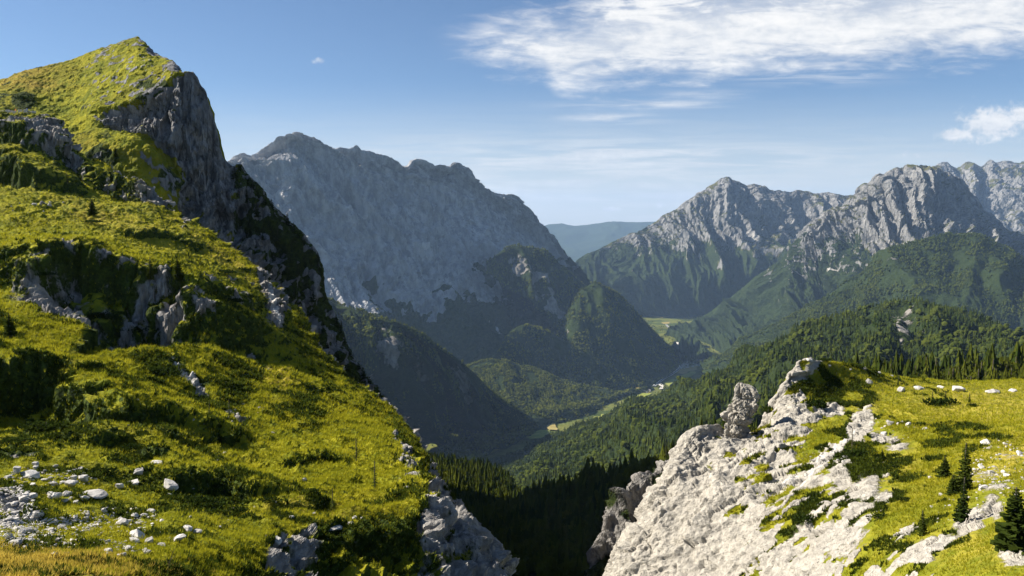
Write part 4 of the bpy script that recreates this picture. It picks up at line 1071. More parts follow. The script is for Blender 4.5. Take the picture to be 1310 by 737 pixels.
# ---- forests
def low_conifer(seed, tiers=2, n=5):
    r = np.random.default_rng(seed); V = []; Fc = []
    for k in range(tiers):
        z0 = 0.08 + 0.42 * k; z1 = 0.62 + 0.38 * k if tiers > 1 else 1.0; rr = 0.19 - 0.075 * k
        if k == tiers - 1: z1 = 1.0
        b = len(V)
        for j in range(n):
            a = 6.283 * j / n + r.uniform(-.2, .2); q = rr * r.uniform(.75, 1.25)
            V.append((q * math.cos(a), q * math.sin(a), z0 + r.uniform(-.05, .05)))
        V.append((0, 0, z1))
        for j in range(n): Fc.append((b + j, b + (j + 1) % n, b + n))
    return np.array(V), np.array(Fc)
def tier_cone(seed, tiers, n, R=0.17):
    r = np.random.default_rng(seed); V = []; Fc = []
    for k in range(tiers):
        f = k / tiers; z0 = 0.05 + 0.88 * f; rr = R * ((1 - f) ** 0.85 * r.uniform(.85, 1.1) + 0.06); z1 = min(1.0, z0 + 1.9 / tiers + 0.04)
        b = len(V); ox, oy = r.normal(0, .012, 2)
        for j in range(2 * n):
            a = 3.1416 * j / n + r.uniform(-.12, .12); q = rr * (r.uniform(.85, 1.25) if j % 2 else r.uniform(.45, .7))
            V.append((ox + q * math.cos(a), oy + q * math.sin(a), z0 + (r.uniform(-.02, .02) if j % 2 else .045)))
        V.append((ox * .5, oy * .5, z1 if k < tiers - 1 else 1.0))
        for j in range(2 * n): Fc.append((b + j, b + (j + 1) % (2 * n), b + 2 * n))
    return np.array(V), np.array(Fc)
def low_broadleaf(seed):
    r = np.random.default_rng(seed)
    bm = bmesh.new(); bmesh.ops.create_icosphere(bm, subdivisions=1, radius=1.0)
    V = np.array([v.co[:] for v in bm.verts]) * r.uniform(.8, 1.2, (len(bm.verts), 1)); Fc = np.array([[v.index for v in f.verts] for f in bm.faces]); bm.free()
    return V * np.array([.33, .33, .38]) + np.array([0, 0, .5]), Fc
def forest(name, s, n, hmin, hmax, temps, mat, mask=None, label=None, frac=None, seed=1, pts=None):
    r = np.random.default_rng(seed)
    if pts is None:
        Vf = s.V.reshape(-1, 3); w = s.area.ravel() * (np.ones(len(Vf)) if mask is None else mask.ravel())
        w = np.clip(w, 0, None); w = w / w.sum()
        ix = r.choice(len(Vf), n, p=w)
        nr, nc = s.V.shape[:2]; ii, jj = np.divmod(ix, nc)
        i2 = np.clip(ii + 1, 0, nr - 1); j2 = np.clip(jj + 1, 0, nc - 1)
        u, v = r.uniform(0, 1, (2, n, 1))
        pts = s.V[ii, jj] + (s.V[i2, jj] - s.V[ii, jj]) * u + (s.V[ii, j2] - s.V[ii, jj]) * v
    n = len(pts)
    hgt = r.uniform(hmin, hmax, n) * r.choice([1.15, 1, .75, .5], n)
    a = r.uniform(0, 6.283, n); tint = np.clip(r.normal(0.4, 0.28, n) + 0.5 * fbm(pts / 160, 3, 3), 0, 1)
    kind = r.choice(len(temps), n, p=frac)
    nb_ = 2; pf_ = fbm(pts / 230, 3, 77)
    kind = np.where((pf_ > 0.2) & (r.random(n) < .7), len(temps) - nb_ + r.integers(0, nb_, n), kind)
    tint = np.clip(tint + 0.25 * (kind >= len(temps) - nb_) + 0.35 * pf_, 0, 1)
    VV, FF, TT = [], [], []; off = 0
    for k, (tv, tf) in enumerate(temps):
        m = kind == k
        if not m.any(): continue
        c, si = np.cos(a[m])[:, None], np.sin(a[m])[:, None]
        w = hgt[m][:, None] * r.uniform(.85, 1.2, (m.sum(), 1))
        x = (tv[:, 0] * c - tv[:, 1] * si) * w; y = (tv[:, 0] * si + tv[:, 1] * c) * w; z = tv[:, 2] * hgt[m][:, None]
        P = np.stack([x, y, z], -1) + pts[m][:, None, :]
        q = m.sum()
        VV.append(P.reshape(-1, 3)); FF.append((tf[None] + (np.arange(q) * len(tv))[:, None, None]).reshape(-1, tf.shape[1]) + off)
        TT.append(np.repeat(tint[m], len(tv))); off += q * len(tv)
    o = mesh_obj(name, np.concatenate(VV), np.concatenate(FF), mat, attrs={'tint': np.concatenate(TT)}, smooth=False)
    tag(o, label, 'forest', kind='stuff')
    return o
LC = [low_conifer(k) for k in range(3)]; LB = [low_broadleaf(k) for k in range(2)]; T1 = [low_conifer(9, 1, 5)]
near = [tier_cone(400 + k, 6, 5, .17 + .02 * k) for k in range(4)]
def round_tree(seed, n=380):
    V, Fc, sv, sf = bush_geo(seed, n, 0.9)
    q = V.reshape(-1, 4, 3); cen = q.mean(1, keepdims=True); V = (cen + (q - cen) * 1.9).reshape(-1, 3)
    V = V * np.array([.34, .34, .48]) + np.array([0, 0, .22]); 
    tv = spruce_geo(1.0, .1, 3, 3, 1, seed)[2:]
    return V, Fc, tv[0] * np.array([1.2, 1.2, .6]), tv[1]
def tris(g): return g[0], np.concatenate([g[1][:, [0, 1, 2]], g[1][:, [0, 2, 3]]])
near += [tris(round_tree(440 + k, 150)) for k in range(2)]

# the nearest 300 trees of the ravine are trees of their own, the rest is forest
r3 = np.random.default_rng(33)
cand = C.V[:, :].reshape(-1, 3); cw = C.area.ravel() * (C.T.ravel() > 0.8) * (C.T.ravel() < 3.4)
NCT = 7500
ix = r3.choice(len(cand), NCT, p=cw / cw.sum()); cpos = cand[ix] + np.stack([r3.uniform(-3, 3, NCT), r3.uniform(-3, 3, NCT), np.zeros(NCT)], -1)
c2v = C2.V.reshape(-1, 3); cw2 = C2.area.ravel() * (C2.T.ravel() < 1.5); ix2 = r3.choice(len(c2v), 1100, p=cw2 / cw2.sum()); c2p = c2v[ix2] + np.stack([r3.uniform(-2, 2, 1100), r3.uniform(-2, 2, 1100), np.zeros(1100)], -1)
def visible(p):
    x, y = proj(p + np.array([0, 0, 17.0]))
    kn_ = np.interp(x, [740, 800, 850, 885, 930, 975, 1030, 1100, 1200, 1310, 1420], [760, 690, 610, 548, 540, 524, 459, 470, 487, 488, 488])
    an_ = np.interp(x, [480, 515, 545, 590, 645], [510, 545, 598, 672, 745])
    x0, y0 = proj(p)
    return (y < np.where(x > 740, kn_, 2000)) & (y < np.where(x < 645, an_, 2000)) & (x > 500) & (x < 1320) & (y < 737)
v1 = visible(cpos) & ((proj(cpos)[0] > 640)); v2 = visible(c2p)
key = np.concatenate([np.where(v1, cpos[:, 1], 1e9), np.where(v2, c2p[:, 1] + 60, 1e9)]); allp = np.concatenate([cpos, c2p])
order = np.argsort(key); sel = order[:300]; rest = np.ones(len(allp), bool); rest[sel] = False
gl = 'tall spruces of the sunlit forest behind the knoll'
protos = []
for k, j in enumerate(sel):
    p = allp[j]; h = r3.uniform(11, 21) * r3.choice([1, .85, .6, .45])
    if k < 6:
        if k < 4: protos.append(make_tree('forest_spruce', 'tall green spruce in the nearest forest behind the white knoll', 'tree', (M_FORESTS, M_BARK), (lambda g_, s_: (g_[0], g_[1], s_[2], s_[3]))(tier_cone(500 + k, 9, 7, r3.uniform(.16, .2)), spruce_geo(1.0, .1, 3, 3, 1, 500 + k)), tuple(p), h, k, gl))
        else: protos.append(make_tree('broadleaf_tree', 'rounded broadleaf tree among the spruces of the nearest forest behind the white knoll', 'tree', (M_FORESTS, M_BARK), round_tree(520 + k), tuple(p), h * .8, k, 'rounded trees of the sunlit forest behind the knoll'))
    else:
        q = r3.choice(6, p=[.13, .13, .13, .13, .24, .24]); hh_ = h * (1 if q < 4 else .8)
        copy_thing(protos[q], tuple(p), r3.uniform(0, 6), (hh_ * .95, hh_ * .95, hh_))
forest('spruce_forest', None, 0, 15, 25, near, M_NEARWOOD, frac=[.13, .13, .13, .13, .24, .24], label='spruce forest filling the dark ravine and its rims', pts=allp[rest], seed=3)
forest('ridge_forest', D, 42000, 14, 25, LC + LB, M_WOODTREES, (sst(3.9, 3.2, D.T)) * (0.12 + 0.88 * sst(-0.5, -0.1, fbm(D.rest / 120, 3, 91))) * np.clip(1 - 1.5 * D_rock, 0.05, 1), 'mixed forest covering the wooded ridge across the middle', [.31, .31, .3, .04, .04], 4)
def noise_mask(s, L, seed): return sst(-0.35, 0.05, fbm(s.rest / L, 3, seed))
forest('spur_forest', F1, 15000, 14, 26, LC + LB, M_BEECH, noise_mask(F1, 160, 3) * np.clip(1.1 - 2.2 * F1.rock, 0, 1), 'forest on the shaded spur below the big grey mountain', [.2, .2, .2, .2, .2], 5)
forest('cone_forest', F2, 9000, 16, 28, T1 + LB, M_BEECH, noise_mask(F2, 160, 3) * np.clip(1.1 - 2.2 * F2.rock, 0, 1), 'forest on the steep wooded cone above the river', [.5, .25, .25], 6)
forest('shoulder_forest', F2a, 6000, 16, 28, T1 + LB, M_BEECH, noise_mask(F2a, 120, 8) * np.clip(1.1 - 2.2 * F2a.rock, 0, 1), 'forest on the shoulder at the right foot of the grey mountain', [.5, .25, .25], 7)
forest('mound_forest', F4, 6000, 16, 28, T1 + LB, M_BEECH, noise_mask(F4, 160, 3), 'forest on the mound left of the wooded cone', [.4, .3, .3], 8)
forest('foothill_forest', F3, 14000, 14, 25, T1 + LB, M_BEECH, noise_mask(F3, 160, 3), 'forest on the sunny foothill in the valley', [.4, .3, .3], 9)
forest('buttress_forest', Jm, 24000, 16, 28, T1 + LB, M_WOODTREES, noise_mask(Jm, 250, 3) * sst(2.5, 2.1, Jm.T), 'forest on the buttress below the rocky mountain', [.6, .2, .2], 10)

MEADOWS = [(690,556,24,9),(702,543,16,9),(684,574,14,5),(772,533,18,5),(812,494,18,7),(818,504,20,7),(826,500,12,5),(868,484,26,12),(874,472,22,8),(862,470,20,26),(890,456,20,8),(848,405,30,7),(852,413,14,5),(612,581,16,5),(868,428,12,10)]
vm = np.ones(VF.px0.shape)
for (mx0, my0, mrx, mry) in MEADOWS: vm *= ((VF.px0 - mx0) / mrx) ** 2 + ((VF.py0 - my0) / mry) ** 2 > 1
vm *= (VF.px0 > 480) & (VF.px0 < 960) & (VF.py0 < 620) & (VF.py0 > 395) & (fbm(VF.rest / 260, 3, 44) > -0.22)
forest('valley_forest', VF, 22000, 12, 22, T1 + LB, M_BEECH, vm, 'mixed woods on the flat valley floor between the meadows', [.3, .35, .35], 21)

# ---- grass
def tufts(name, s, n, hmin, hmax, mat, label, mask, seed, blades=5, bw=(.05, .11)):
    r = np.random.default_rng(seed)
    w = (mask * 1.0).ravel().clip(0); w = w / w.sum(); ix = r.choice(w.size, n, p=w)
    nc = s.V.shape[1]; ii, jj = np.divmod(ix, nc); i2 = np.clip(ii + 1, 0, s.V.shape[0] - 1); j2 = np.clip(jj + 1, 0, nc - 1)
    u, v = r.uniform(0, 1, (2, n, 1))
    p = s.V[ii, jj] + (s.V[i2, jj] - s.V[ii, jj]) * u + (s.V[ii, j2] - s.V[ii, jj]) * v
    h = r.uniform(hmin, hmax, n) * np.clip(p[:, 1] / 90, 0.7, 1.6)
    a = r.uniform(0, 6.283, (n, blades)); ln = r.uniform(.15, .75, (n, blades)); wd_b = r.uniform(*bw, (n, blades))
    d = np.stack([np.cos(a), np.sin(a), 0 * a], -1); sd = np.stack([-np.sin(a), np.cos(a), 0 * a], -1)
    H = h[:, None, None]
    base = p[:, None] + d * H * .12 - np.array([0, 0, .04])
    tip = base + d * (H[..., 0] * ln)[..., None] + np.array([0, 0, 1]) * H * r.uniform(.6, 1.1, (n, blades, 1))
    V = np.stack([base - sd * H * wd_b[..., None], base + sd * H * wd_b[..., None], tip], 2).reshape(-1, 3)
    tint = np.clip(r.normal(.45, .3, n) + .5 * fbm(p / 5, 2, 3), 0, 1)
    o = mesh_obj(name, V, np.arange(len(V)).reshape(-1, 3), mat, attrs={'tint': np.repeat(tint, blades * 3)}, smooth=False)
    tag(o, label, 'grass', kind='stuff')
inA = (A.px0 > -100) & (A.px0 < 650) & (A.py0 < 745) & (A.T < 8.0)
gA = (1 - 0.8 * blobs(A, [(30,688,60,12,0,1.0),(70,672,60,10,0,.9),(20,645,26,22,0,1.0),(140,662,60,14,0,.7),(60,610,60,14,0,.7)])) * inA * sst(0.5, 0.2, A_rock) * (0.25 + 0.75 * sst(0.6, 0.2, A_veg)) * sst(0.95, 0.6, A_dry) * (0.25 + sst(250, 90, A.rest[..., 1]))
tufts('grass', A, 78000, 0.26, 0.52, M_GRASS, 'green and yellow grass on the left slope', gA, 11)
tufts('golden_grass', A, 9000, 0.3, 0.55, M_GOLD, 'golden dry grass in the near left corner', inA * sst(0.08, 0.95, blobs(A, [(40,722,150,18,5,1.0),(0,735,120,25,0,1.0)])), 12)
inK = (K.px0 < 1400) & (K.py0 < 745) & (K.T < 5.0)
tufts('shrub_cover', A, 26000, 0.3, 0.62, M_SHRUB, 'low dark shrub and bilberry cover on the left slope', inA * sst(0.6, 0.3, A_rock) * sst(0.3, 0.55, A_veg) * (0.2 + sst(260, 90, A.rest[..., 1])), 14, 6, (.14, .30))
tufts('shrub_cover', K, 9000, 0.25, 0.5, M_SHRUB, 'low dark shrub cover in the hollows of the knoll', (K.px0 < 1320) & (K.py0 < 745) & (K.T < 5.0) & (K_rock < .5) & (K_veg > .35), 15, 6, (.14, .30))
tufts('meadow_grass', K, 30000, 0.26, 0.45, M_GRASS, 'yellow-green grass on the right meadow', inK * sst(0.4, 0.15, K_rock) * (0.3 + 0.7 * sst(0.6, 0.2, K_veg)), 13)

# ---- valley: river, gravel, meadows, village
def onplane(px, py, z): 
    v = unproj(px, py, 1.0); return np.stack([v[..., 0] / v[..., 2] * z, z / v[..., 2], 0 * v[..., 2] + z], -1)
def patch_mesh(name, pts, z, mat, label=None, sub=4):
    P = onplane(np.array([p[0] for p in pts], float), np.array([p[1] for p in pts], float), z)
    n = len(P); out = []
    for k in range(n):
        for q in range(sub):
            t_ = q / sub; a, b = P[k], P[(k + 1) % n]; L_ = np.linalg.norm(b - a)
            w = a + (b - a) * t_; j = perlin(np.array([[w[0] / 60, w[1] / 60, 3.1], [w[0] / 60, w[1] / 60, 9.7]]), 4)
            out.append(w + np.array([j[0], j[1], 0]) * min(L_ * .25, 40))
    out = np.array(out); c = out.mean(0)
    V = np.vstack([c, out]); m = len(out)
    Fc = np.array([[0, 1 + k, 1 + (k + 1) % m] for k in range(m)])
    o = mesh_obj(name, V, Fc, mat, smooth=False); tag(o, label, kind='structure'); return o
def ribbon(name, pts, w, z, mat):
    P = onplane(np.array([p[0] for p in pts], float), np.array([p[1] for p in pts], float), z)
    q = np.linspace(0, len(P) - 1, 8 * len(P)); P = pchip(np.arange(len(P)), P, q)
    d = np.gradient(P, axis=0); s_ = np.stack([-d[:, 1], d[:, 0], 0 * d[:, 0]], -1); s_ /= np.linalg.norm(s_, axis=1, keepdims=True)
    ww = (w * (0.75 + 0.5 * np.abs(perlin(P / 200, 5))))[:, None]
    o = mesh_obj(name, np.stack([P - s_ * ww, P + s_ * ww], 1), grid_faces(len(P), 2), mat); tag(o, kind='structure'); return o
M_MEADOW = simple('valley_meadow', (0.17, 0.21, 0.03), ns=0.02, c2=(0.28, 0.28, 0.06))
M_MEADOWD = simple('mown_meadow', (0.24, 0.19, 0.06), ns=0.02, c2=(0.32, 0.26, 0.09))
M_GRAVEL = simple('river_gravel', (0.45, 0.42, 0.37), ns=0.03, c2=(0.6, 0.57, 0.52))
M_WATER = simple('river_water', (0.10, 0.15, 0.17), 0.15, 0.5)
ZP = VZ + 9
for pts, m in [([(674,560),(688,550),(704,550),(702,555),(690,561),(678,562)], M_MEADOW), ([(692,538),(700,536),(710,544),(712,550),(700,549)], M_MEADOWD), ([(672,573),(690,571),(694,573),(676,577)], M_MEADOW),
    ([(758,534),(770,530),(784,530),(778,534),(764,536)], M_MEADOW), ([(800,490),(812,492),(826,498),(815,497)], M_MEADOWD), ([(802,506),(815,503),(832,503),(826,508),(806,510)], M_MEADOW), ([(818,500),(832,498),(834,502),(820,503)], M_MEADOWD),
    ([(850,490),(862,484),(876,478),(890,474),(888,480),(872,487),(854,494)], M_MEADOW), ([(862,476),(880,470),(892,468),(890,473),(872,479)], M_MEADOWD), ([(880,460),(900,452),(905,455),(888,462)], M_MEADOW), ([(833,404.5),(848,403.5),(858,405),(846,406.5)], M_MEADOWD),
    ([(846,412.5),(857,412),(856,414),(848,414.5)], M_MEADOWD), ([(590,585),(610,580),(640,572),(632,578),(606,588)], M_MEADOW), ([(860,428),(872,424),(874,428),(864,432)], M_MEADOW), ([(955,418),(970,416),(972,420),(958,422)], M_MEADOWD)]:
    patch_mesh('meadow', pts, ZP, m)
patch_mesh('gravel_bank', [(842,489),(847,488),(849,497),(844,498)], ZP + 2, M_GRAVEL); patch_mesh('gravel_bank', [(866,438),(874,435),(880,440),(874,444),(868,445)], ZP + 2, M_GRAVEL); patch_mesh('gravel_bank', [(874,453),(884,452),(882,456),(875,456)], ZP + 2, M_GRAVEL)
ribbon('river_bed', [(836,494),(850,484),(862,477),(870,470),(872,464),(878,456),(884,448),(872,438),(860,424),(852,415)], 16, ZP + 3, M_GRAVEL)
ribbon('river', [(836,494),(850,484),(862,477),(870,470),(872,464),(878,456),(884,448),(872,438),(860,424),(852,415)], 6, ZP + 5, M_WATER)
M_WALL = simple('white_plaster', (0.72, 0.70, 0.66), ns=1.0, c2=(0.6, 0.58, 0.55)); M_ROOF = simple('grey_roof', (0.20, 0.18, 0.17), ns=1.0, c2=(0.28, 0.25, 0.23)); M_ROOFR = simple('red_roof', (0.40, 0.09, 0.05), ns=1.0, c2=(0.3, 0.08, 0.05))
def house_geo(w, d, h):
    x, y = w / 2, d / 2; e = 0.8
    V = [(-x,-y,-6),(x,-y,-6),(x,y,-6),(-x,y,-6),(-x,-y,h),(x,-y,h),(x,y,h),(-x,y,h),(-x,0,h+d*.42),(x,0,h+d*.42)]
    me = [(0,1,5,4),(2,3,7,6)]; Vw = np.array(V); Fw = np.array([(0,1,5,4),(2,3,7,6),(1,2,6,5),(3,0,4,7),(4,5,9,8),(6,7,8,9)])
    t_ = .35; yo = y + e; xo = x + e; hz_ = h - e * .84
    R_ = np.array([(-xo,-yo,hz_+.06),(xo,-yo,hz_+.06),(xo,0,h+d*.42+.1),(-xo,0,h+d*.42+.1),(-xo,yo,hz_+.06),(xo,yo,hz_+.06),(-xo,-yo,hz_+.06+t_),(xo,-yo,hz_+.06+t_),(xo,0,h+d*.42+.1+t_),(-xo,0,h+d*.42+.1+t_),(-xo,yo,hz_+.06+t_),(xo,yo,hz_+.06+t_)])
    Fr = np.array([(0,3,2,1),(3,4,5,2),(6,7,8,9),(9,8,11,10),(0,1,7,6),(4,10,11,5),(0,6,9,3),(3,9,10,4),(1,2,8,7),(2,5,11,8)])
    return Vw, Fw, R_, Fr
def house(p, rz, dims, roof, label, group=None):
    o = bpy.data.objects.new('house', None); COL.objects.link(o); o.location = p; o.rotation_euler = (0, 0, rz); tag(o, label, 'house', group)
    a, b, c_, d_ = house_geo(*dims); mesh_obj('wall', a, b, M_WALL, o, smooth=False); mesh_obj('roof', c_, d_, roof, o, smooth=False); return o
rh = np.random.default_rng(5)
hp = None
for k in range(30):
    px, py = 877 + rh.uniform(-8, 20), 0
    py = 467 - (px - 877) * 0.15 + rh.uniform(-4, 4)
    p = onplane(px, py, ZP + 1)
    if hp is None: hp = house(p, 0, (15, 11, 7), M_ROOF, 'tiny white house in the far valley village beside the river', 'houses of the far valley village')
    else: copy_thing(hp, tuple(p), rh.uniform(0, 3.1), rh.uniform(.8, 1.5))
hp = None
for px, py in [(824,501),(828,502),(831,500),(822,499)]:
    p = onplane(px, py, ZP + 3)
    if hp is None: hp = house(p, 0.4, (20, 12, 7), M_ROOF, 'small white farmhouse on the meadow downstream of the village', 'farmhouses on the valley meadow')
    else: copy_thing(hp, tuple(p), rh.uniform(0, 3), rh.uniform(.8, 1.2))

# ---- roadside wall with two walkers, at the upper left
M_CONC = simple('pale_stone', (0.42, 0.39, 0.34), ns=2.0, c2=(0.52, 0.49, 0.44), bs=0.3)
def bev_box(name, c, size, mat, parent, rz=0, bev=0.06):
    bm = bmesh.new(); bmesh.ops.create_cube(bm, size=1.0)
    for v in bm.verts: v.co = Vector((v.co.x * size[0], v.co.y * size[1], v.co.z * size[2]))
    bmesh.ops.bevel(bm, geom=bm.edges[:], offset=bev, segments=1, affect='EDGES')
    me = bpy.data.meshes.new(name); bm.to_mesh(me); bm.free(); me.materials.append(mat)
    o = bpy.data.objects.new(name, me); COL.objects.link(o); o.location = c; o.rotation_euler = (0, 0, rz)
    if parent: o.parent = parent
    return o
def rim(px):
    j = int(np.argmin(np.abs(A.PX[0] - px))); i = int(np.argmin(np.abs(A.T[:, 0] - 8.0)))
    return A.V[i, j]
wl = bpy.data.objects.new('roadside_wall', None); COL.objects.link(wl); w0 = rim(18); wl.location = w0
tag(wl, 'low pale roadside wall of blocks on the rim above the rock outcrop', 'wall')
for px in (3, 8.5, 14, 20, 26, 32, 38, 43):
    q = rim(px) - w0
    bev_box('block', (q[0], q[1] + .3, q[2] + .35), (1.35, .5, 1.5), M_CONC, wl, 0.1)

def person(loc, rz, jacket, label, h=1.72):
    """one continuous body, lofted limb by limb with a skin skeleton"""
    P = [(0,0,.93),(0,0,1.15),(0,0,1.36),(0,.01,1.48),(0,.02,1.58),(0,.02,1.72), (.10,0,.88),(.11,.03,.48),(.11,0,.08),(.11,.14,.03), (-.10,0,.88),(-.11,-.02,.48),(-.11,-.06,.08),(-.11,.08,.03),
         (.19,0,1.38),(.25,-.02,1.12),(.24,.10,.88),(.24,.14,.80), (-.19,0,1.38),(-.25,-.02,1.12),(-.24,.10,.88),(-.24,.14,.80)]
    E_d = [(0,1),(1,2),(2,3),(3,4),(4,5),(0,6),(6,7),(7,8),(8,9),(0,10),(10,11),(11,12),(12,13),(2,14),(14,15),(15,16),(16,17),(2,18),(18,19),(19,20),(20,21)]
    Rd = [.15,.14,.16,.06,.095,.08,.09,.065,.05,.04,.09,.065,.05,.04,.07,.05,.04,.035,.07,.05,.04,.035]
    me = bpy.data.meshes.new('person'); me.from_pydata(P, E_d, []); o = bpy.data.objects.new('person', me); COL.objects.link(o)
    m = o.modifiers.new('skin', 'SKIN'); o.modifiers.new('sub', 'SUBSURF').levels = 1
    for v, q in zip(me.skin_vertices[0].data, Rd): v.radius = (q, q)
    me.skin_vertices[0].data[0].use_root = True
    mt, t, out = new_mat('clothes')
    z = t.new('ShaderNodeSeparateXYZ'); t.l.new(t.new('ShaderNodeTexCoord').outputs['Object'], z.inputs[0])
    c = t.mix(t.mapr(z.outputs[2], 0.92, 0.93), (0.05, 0.05, 0.07), jacket); c = t.mix(t.mapr(z.outputs[2], 1.46, 1.47), c, (0.45, 0.28, 0.2)); c = t.mix(t.mapr(z.outputs[2], 1.66, 1.67), c, (0.05, 0.035, 0.025))
    principled(t, out, c, .8); me.materials.append(mt)
    o.location = loc; o.rotation_euler = (0, 0, rz); tag(o, label, 'person'); return o
q = rim(20); person((q[0], q[1] + 1.0, q[2] + .35), 2.6, (0.75, 0.22, 0.06), 'person in an orange jacket standing behind the low roadside wall')
q = rim(32); person((q[0], q[1] + 1.0, q[2] + .1), 3.6, (0.10, 0.22, 0.45), 'person in a blue jacket standing behind the low roadside wall')

# ---- bleached stakes and a dead sapling
def stick(name, a, b, r0, r1, mat, parent=None):
    a, b = np.array(a, float), np.array(b, float); d = b - a; d /= np.linalg.norm(d); s_ = np.cross(d, [0.3, 1, 0.1]); s_ /= np.linalg.norm(s_); u_ = np.cross(d, s_)
    V = []; 
    for k in range(5):
        t_ = k / 4; c_ = a + (b - a) * t_ + s_ * .04 * math.sin(3 * t_); rr = r0 + (r1 - r0) * t_
        for q in range(6): V.append(c_ + rr * (s_ * math.cos(q * 1.047) + u_ * math.sin(q * 1.047)))
    Fc = [[k * 6 + q, k * 6 + (q + 1) % 6, k * 6 + 6 + (q + 1) % 6, k * 6 + 6 + q] for k in range(4) for q in range(6)] + [[24, 25, 26, 27], [24, 27, 28, 29]]
    return mesh_obj(name, np.array(V), np.array(Fc), mat, parent)
for k, (px, hh_, dx, lab) in enumerate([(1233, .75, .1, 'thin bleached stake leaning at the foot of the front dark spruce, left of two'), (1237, .95, .22, 'thicker bleached stake at the foot of the front dark spruce, right of two'), (1246, .5, -.05, 'short bleached stump on the grass right of the front dark spruce')]):
    p = at(K, px, 668); tag(stick('wooden_stake', (p[0], p[1] - .3, p[2] - .1), (p[0] + dx, p[1] - .3, p[2] + hh_), .09, .05, M_DEAD), lab, 'stake')
p = np.array(at(A, 212, 733)); dsap = bpy.data.objects.new('dead_sapling', None); COL.objects.link(dsap); dsap.location = p
tag(dsap, 'thin bare dead sapling rising from the near grass at the bottom left', 'tree')
stick('trunk', (0, 0, -.1), (.55, .1, 1.5), .025, .008, M_BARK, dsap)
for a, b in [((.2, .03, .55), (-.05, .1, .95)), ((.3, .05, .8), (.62, 0, 1.0)), ((.42, .07, 1.15), (.25, .1, 1.45)), ((.12, 0, .35), (.4, .1, .5))]:
    stick('branch', a, b, .012, .004, M_BARK, dsap)
print('objects', len(bpy.data.objects))
# ================================================================= air, sky, sun, camera
def box(name, a, b, mat):
    x0, y0, z0 = a; x1, y1, z1 = b
    V = [(x0,y0,z0),(x1,y0,z0),(x1,y1,z0),(x0,y1,z0),(x0,y0,z1),(x1,y0,z1),(x1,y1,z1),(x0,y1,z1)]
    Fc = np.array([[0,3,2,1],[4,5,6,7],[0,1,5,4],[1,2,6,5],[2,3,7,6],[3,0,4,7]])
    return mesh_obj(name, V, Fc, mat, smooth=False)
mh, t, out = new_mat('mountain_air')
pv = t.new('ShaderNodeVolumePrincipled')
pv.inputs['Color'].default_value = (0.45, 0.66, 1.0, 1)
pv.inputs['Density'].default_value = HAZE
pv.inputs['Anisotropy'].default_value = 0.1
t.l.new(pv.outputs[0], out.inputs['Volume'])
hz = box('haze', (-57000, -3000, -1560), (57000, 57000, 1900), mh)
tag(hz, kind='stuff')

wd_ = bpy.data.worlds.new('World'); sc.world = wd_; wd_.use_nodes = True
t = NT(wd_.node_tree); t.n.clear()
out = t.new('ShaderNodeOutputWorld'); bg = t.new('ShaderNodeBackground')
sky = t.new('ShaderNodeTexSky', sky_type='NISHITA', sun_disc=False)
sky.sun_elevation = SUN_EL; sky.sun_rotation = SUN_AZ
sky.altitude = 1900; sky.air_density = 1.0; sky.dust_density = 1.3; sky.ozone_density = 3.0
dirv = t.new('ShaderNodeTexCoord').outputs['Generated']
sp = t.new('ShaderNodeSeparateXYZ'); t.l.new(dirv, sp.inputs[0])
yy = t.math('MAXIMUM', sp.outputs[1], 0.02)
az = t.math('DIVIDE', sp.outputs[0], yy)          # bearing
el = t.math('DIVIDE', sp.outputs[2], yy)          # height above the horizon
cz = t.math('MAXIMUM', sp.outputs[2], 0.012)
cmb = t.new('ShaderNodeCombineXYZ')               # a flat cloud layer overhead
t.l.new(t.math('DIVIDE', sp.outputs[0], cz), cmb.inputs[0]); t.l.new(t.math('DIVIDE', sp.outputs[1], cz), cmb.inputs[1])
ce = t.new('ShaderNodeCombineXYZ'); t.l.new(az, ce.inputs[0]); t.l.new(el, ce.inputs[1])
A_ = lambda px: (px - CX) / F
E_ = lambda py: (HY - py) / F
def curve(x, pts, x0, x1, y0, y1):
    c = t.new('ShaderNodeFloatCurve'); cu = c.mapping.curves[0]
    n = [((a - x0) / (x1 - x0), (b - y0) / (y1 - y0)) for a, b in pts]
    while len(cu.points) < len(n): cu.points.new(0.5, 0.5)
    for p, q in zip(cu.points, n): p.location = q; p.handle_type = 'AUTO'
    c.mapping.update()
    t.l.new(t.mapr(x, x0, x1, 0, 1, False), c.inputs['Value'])
    return t.mapr(c.outputs[0], 0, 1, y0, y1, False)
rot = math.radians(8)
n1 = t.noise(t.scale(ce.outputs[0], 7, 34, 1, (0, 0, -0.12)), 1.0, 8, 0.62, 0.4)
n2 = t.noise(t.scale(ce.outputs[0], 24, 80, 1, (0, 0, 0.22)), 1.0, 8, 0.6, 0.6)
nn = t.math('MULTIPLY_ADD', n1, 0.62, t.math('MULTIPLY', n2, 0.38))
low = curve(az, [(A_(x), E_(y)) for x, y in [(545,66),(590,74),(640,90),(690,98),(715,124),(760,122),(820,110),(900,108),(1000,98),(1100,92),(1200,84),(1310,70),(1420,56)]], A_(560), A_(1420), E_(140), E_(-160))
upp = curve(az, [(A_(x), E_(y)) for x, y in [(545,60),(590,44),(640,24),(690,18),(740,2),(800,-30),(900,-90),(1000,-140),(1420,-150)]], A_(560), A_(1420), E_(140), E_(-160))
wob = t.math('MULTIPLY', t.math('SUBTRACT', nn, 0.5), 0.13)
dl = t.math('ADD', t.math('SUBTRACT', el, low), wob)
du = t.math('ADD', t.math('SUBTRACT', upp, el), wob)
band = t.math('MULTIPLY', t.mapr(dl, -0.012, 0.040), t.mapr(du, -0.012, 0.055))
band = t.math('MULTIPLY', band, t.mapr(az, A_(545), A_(630)))
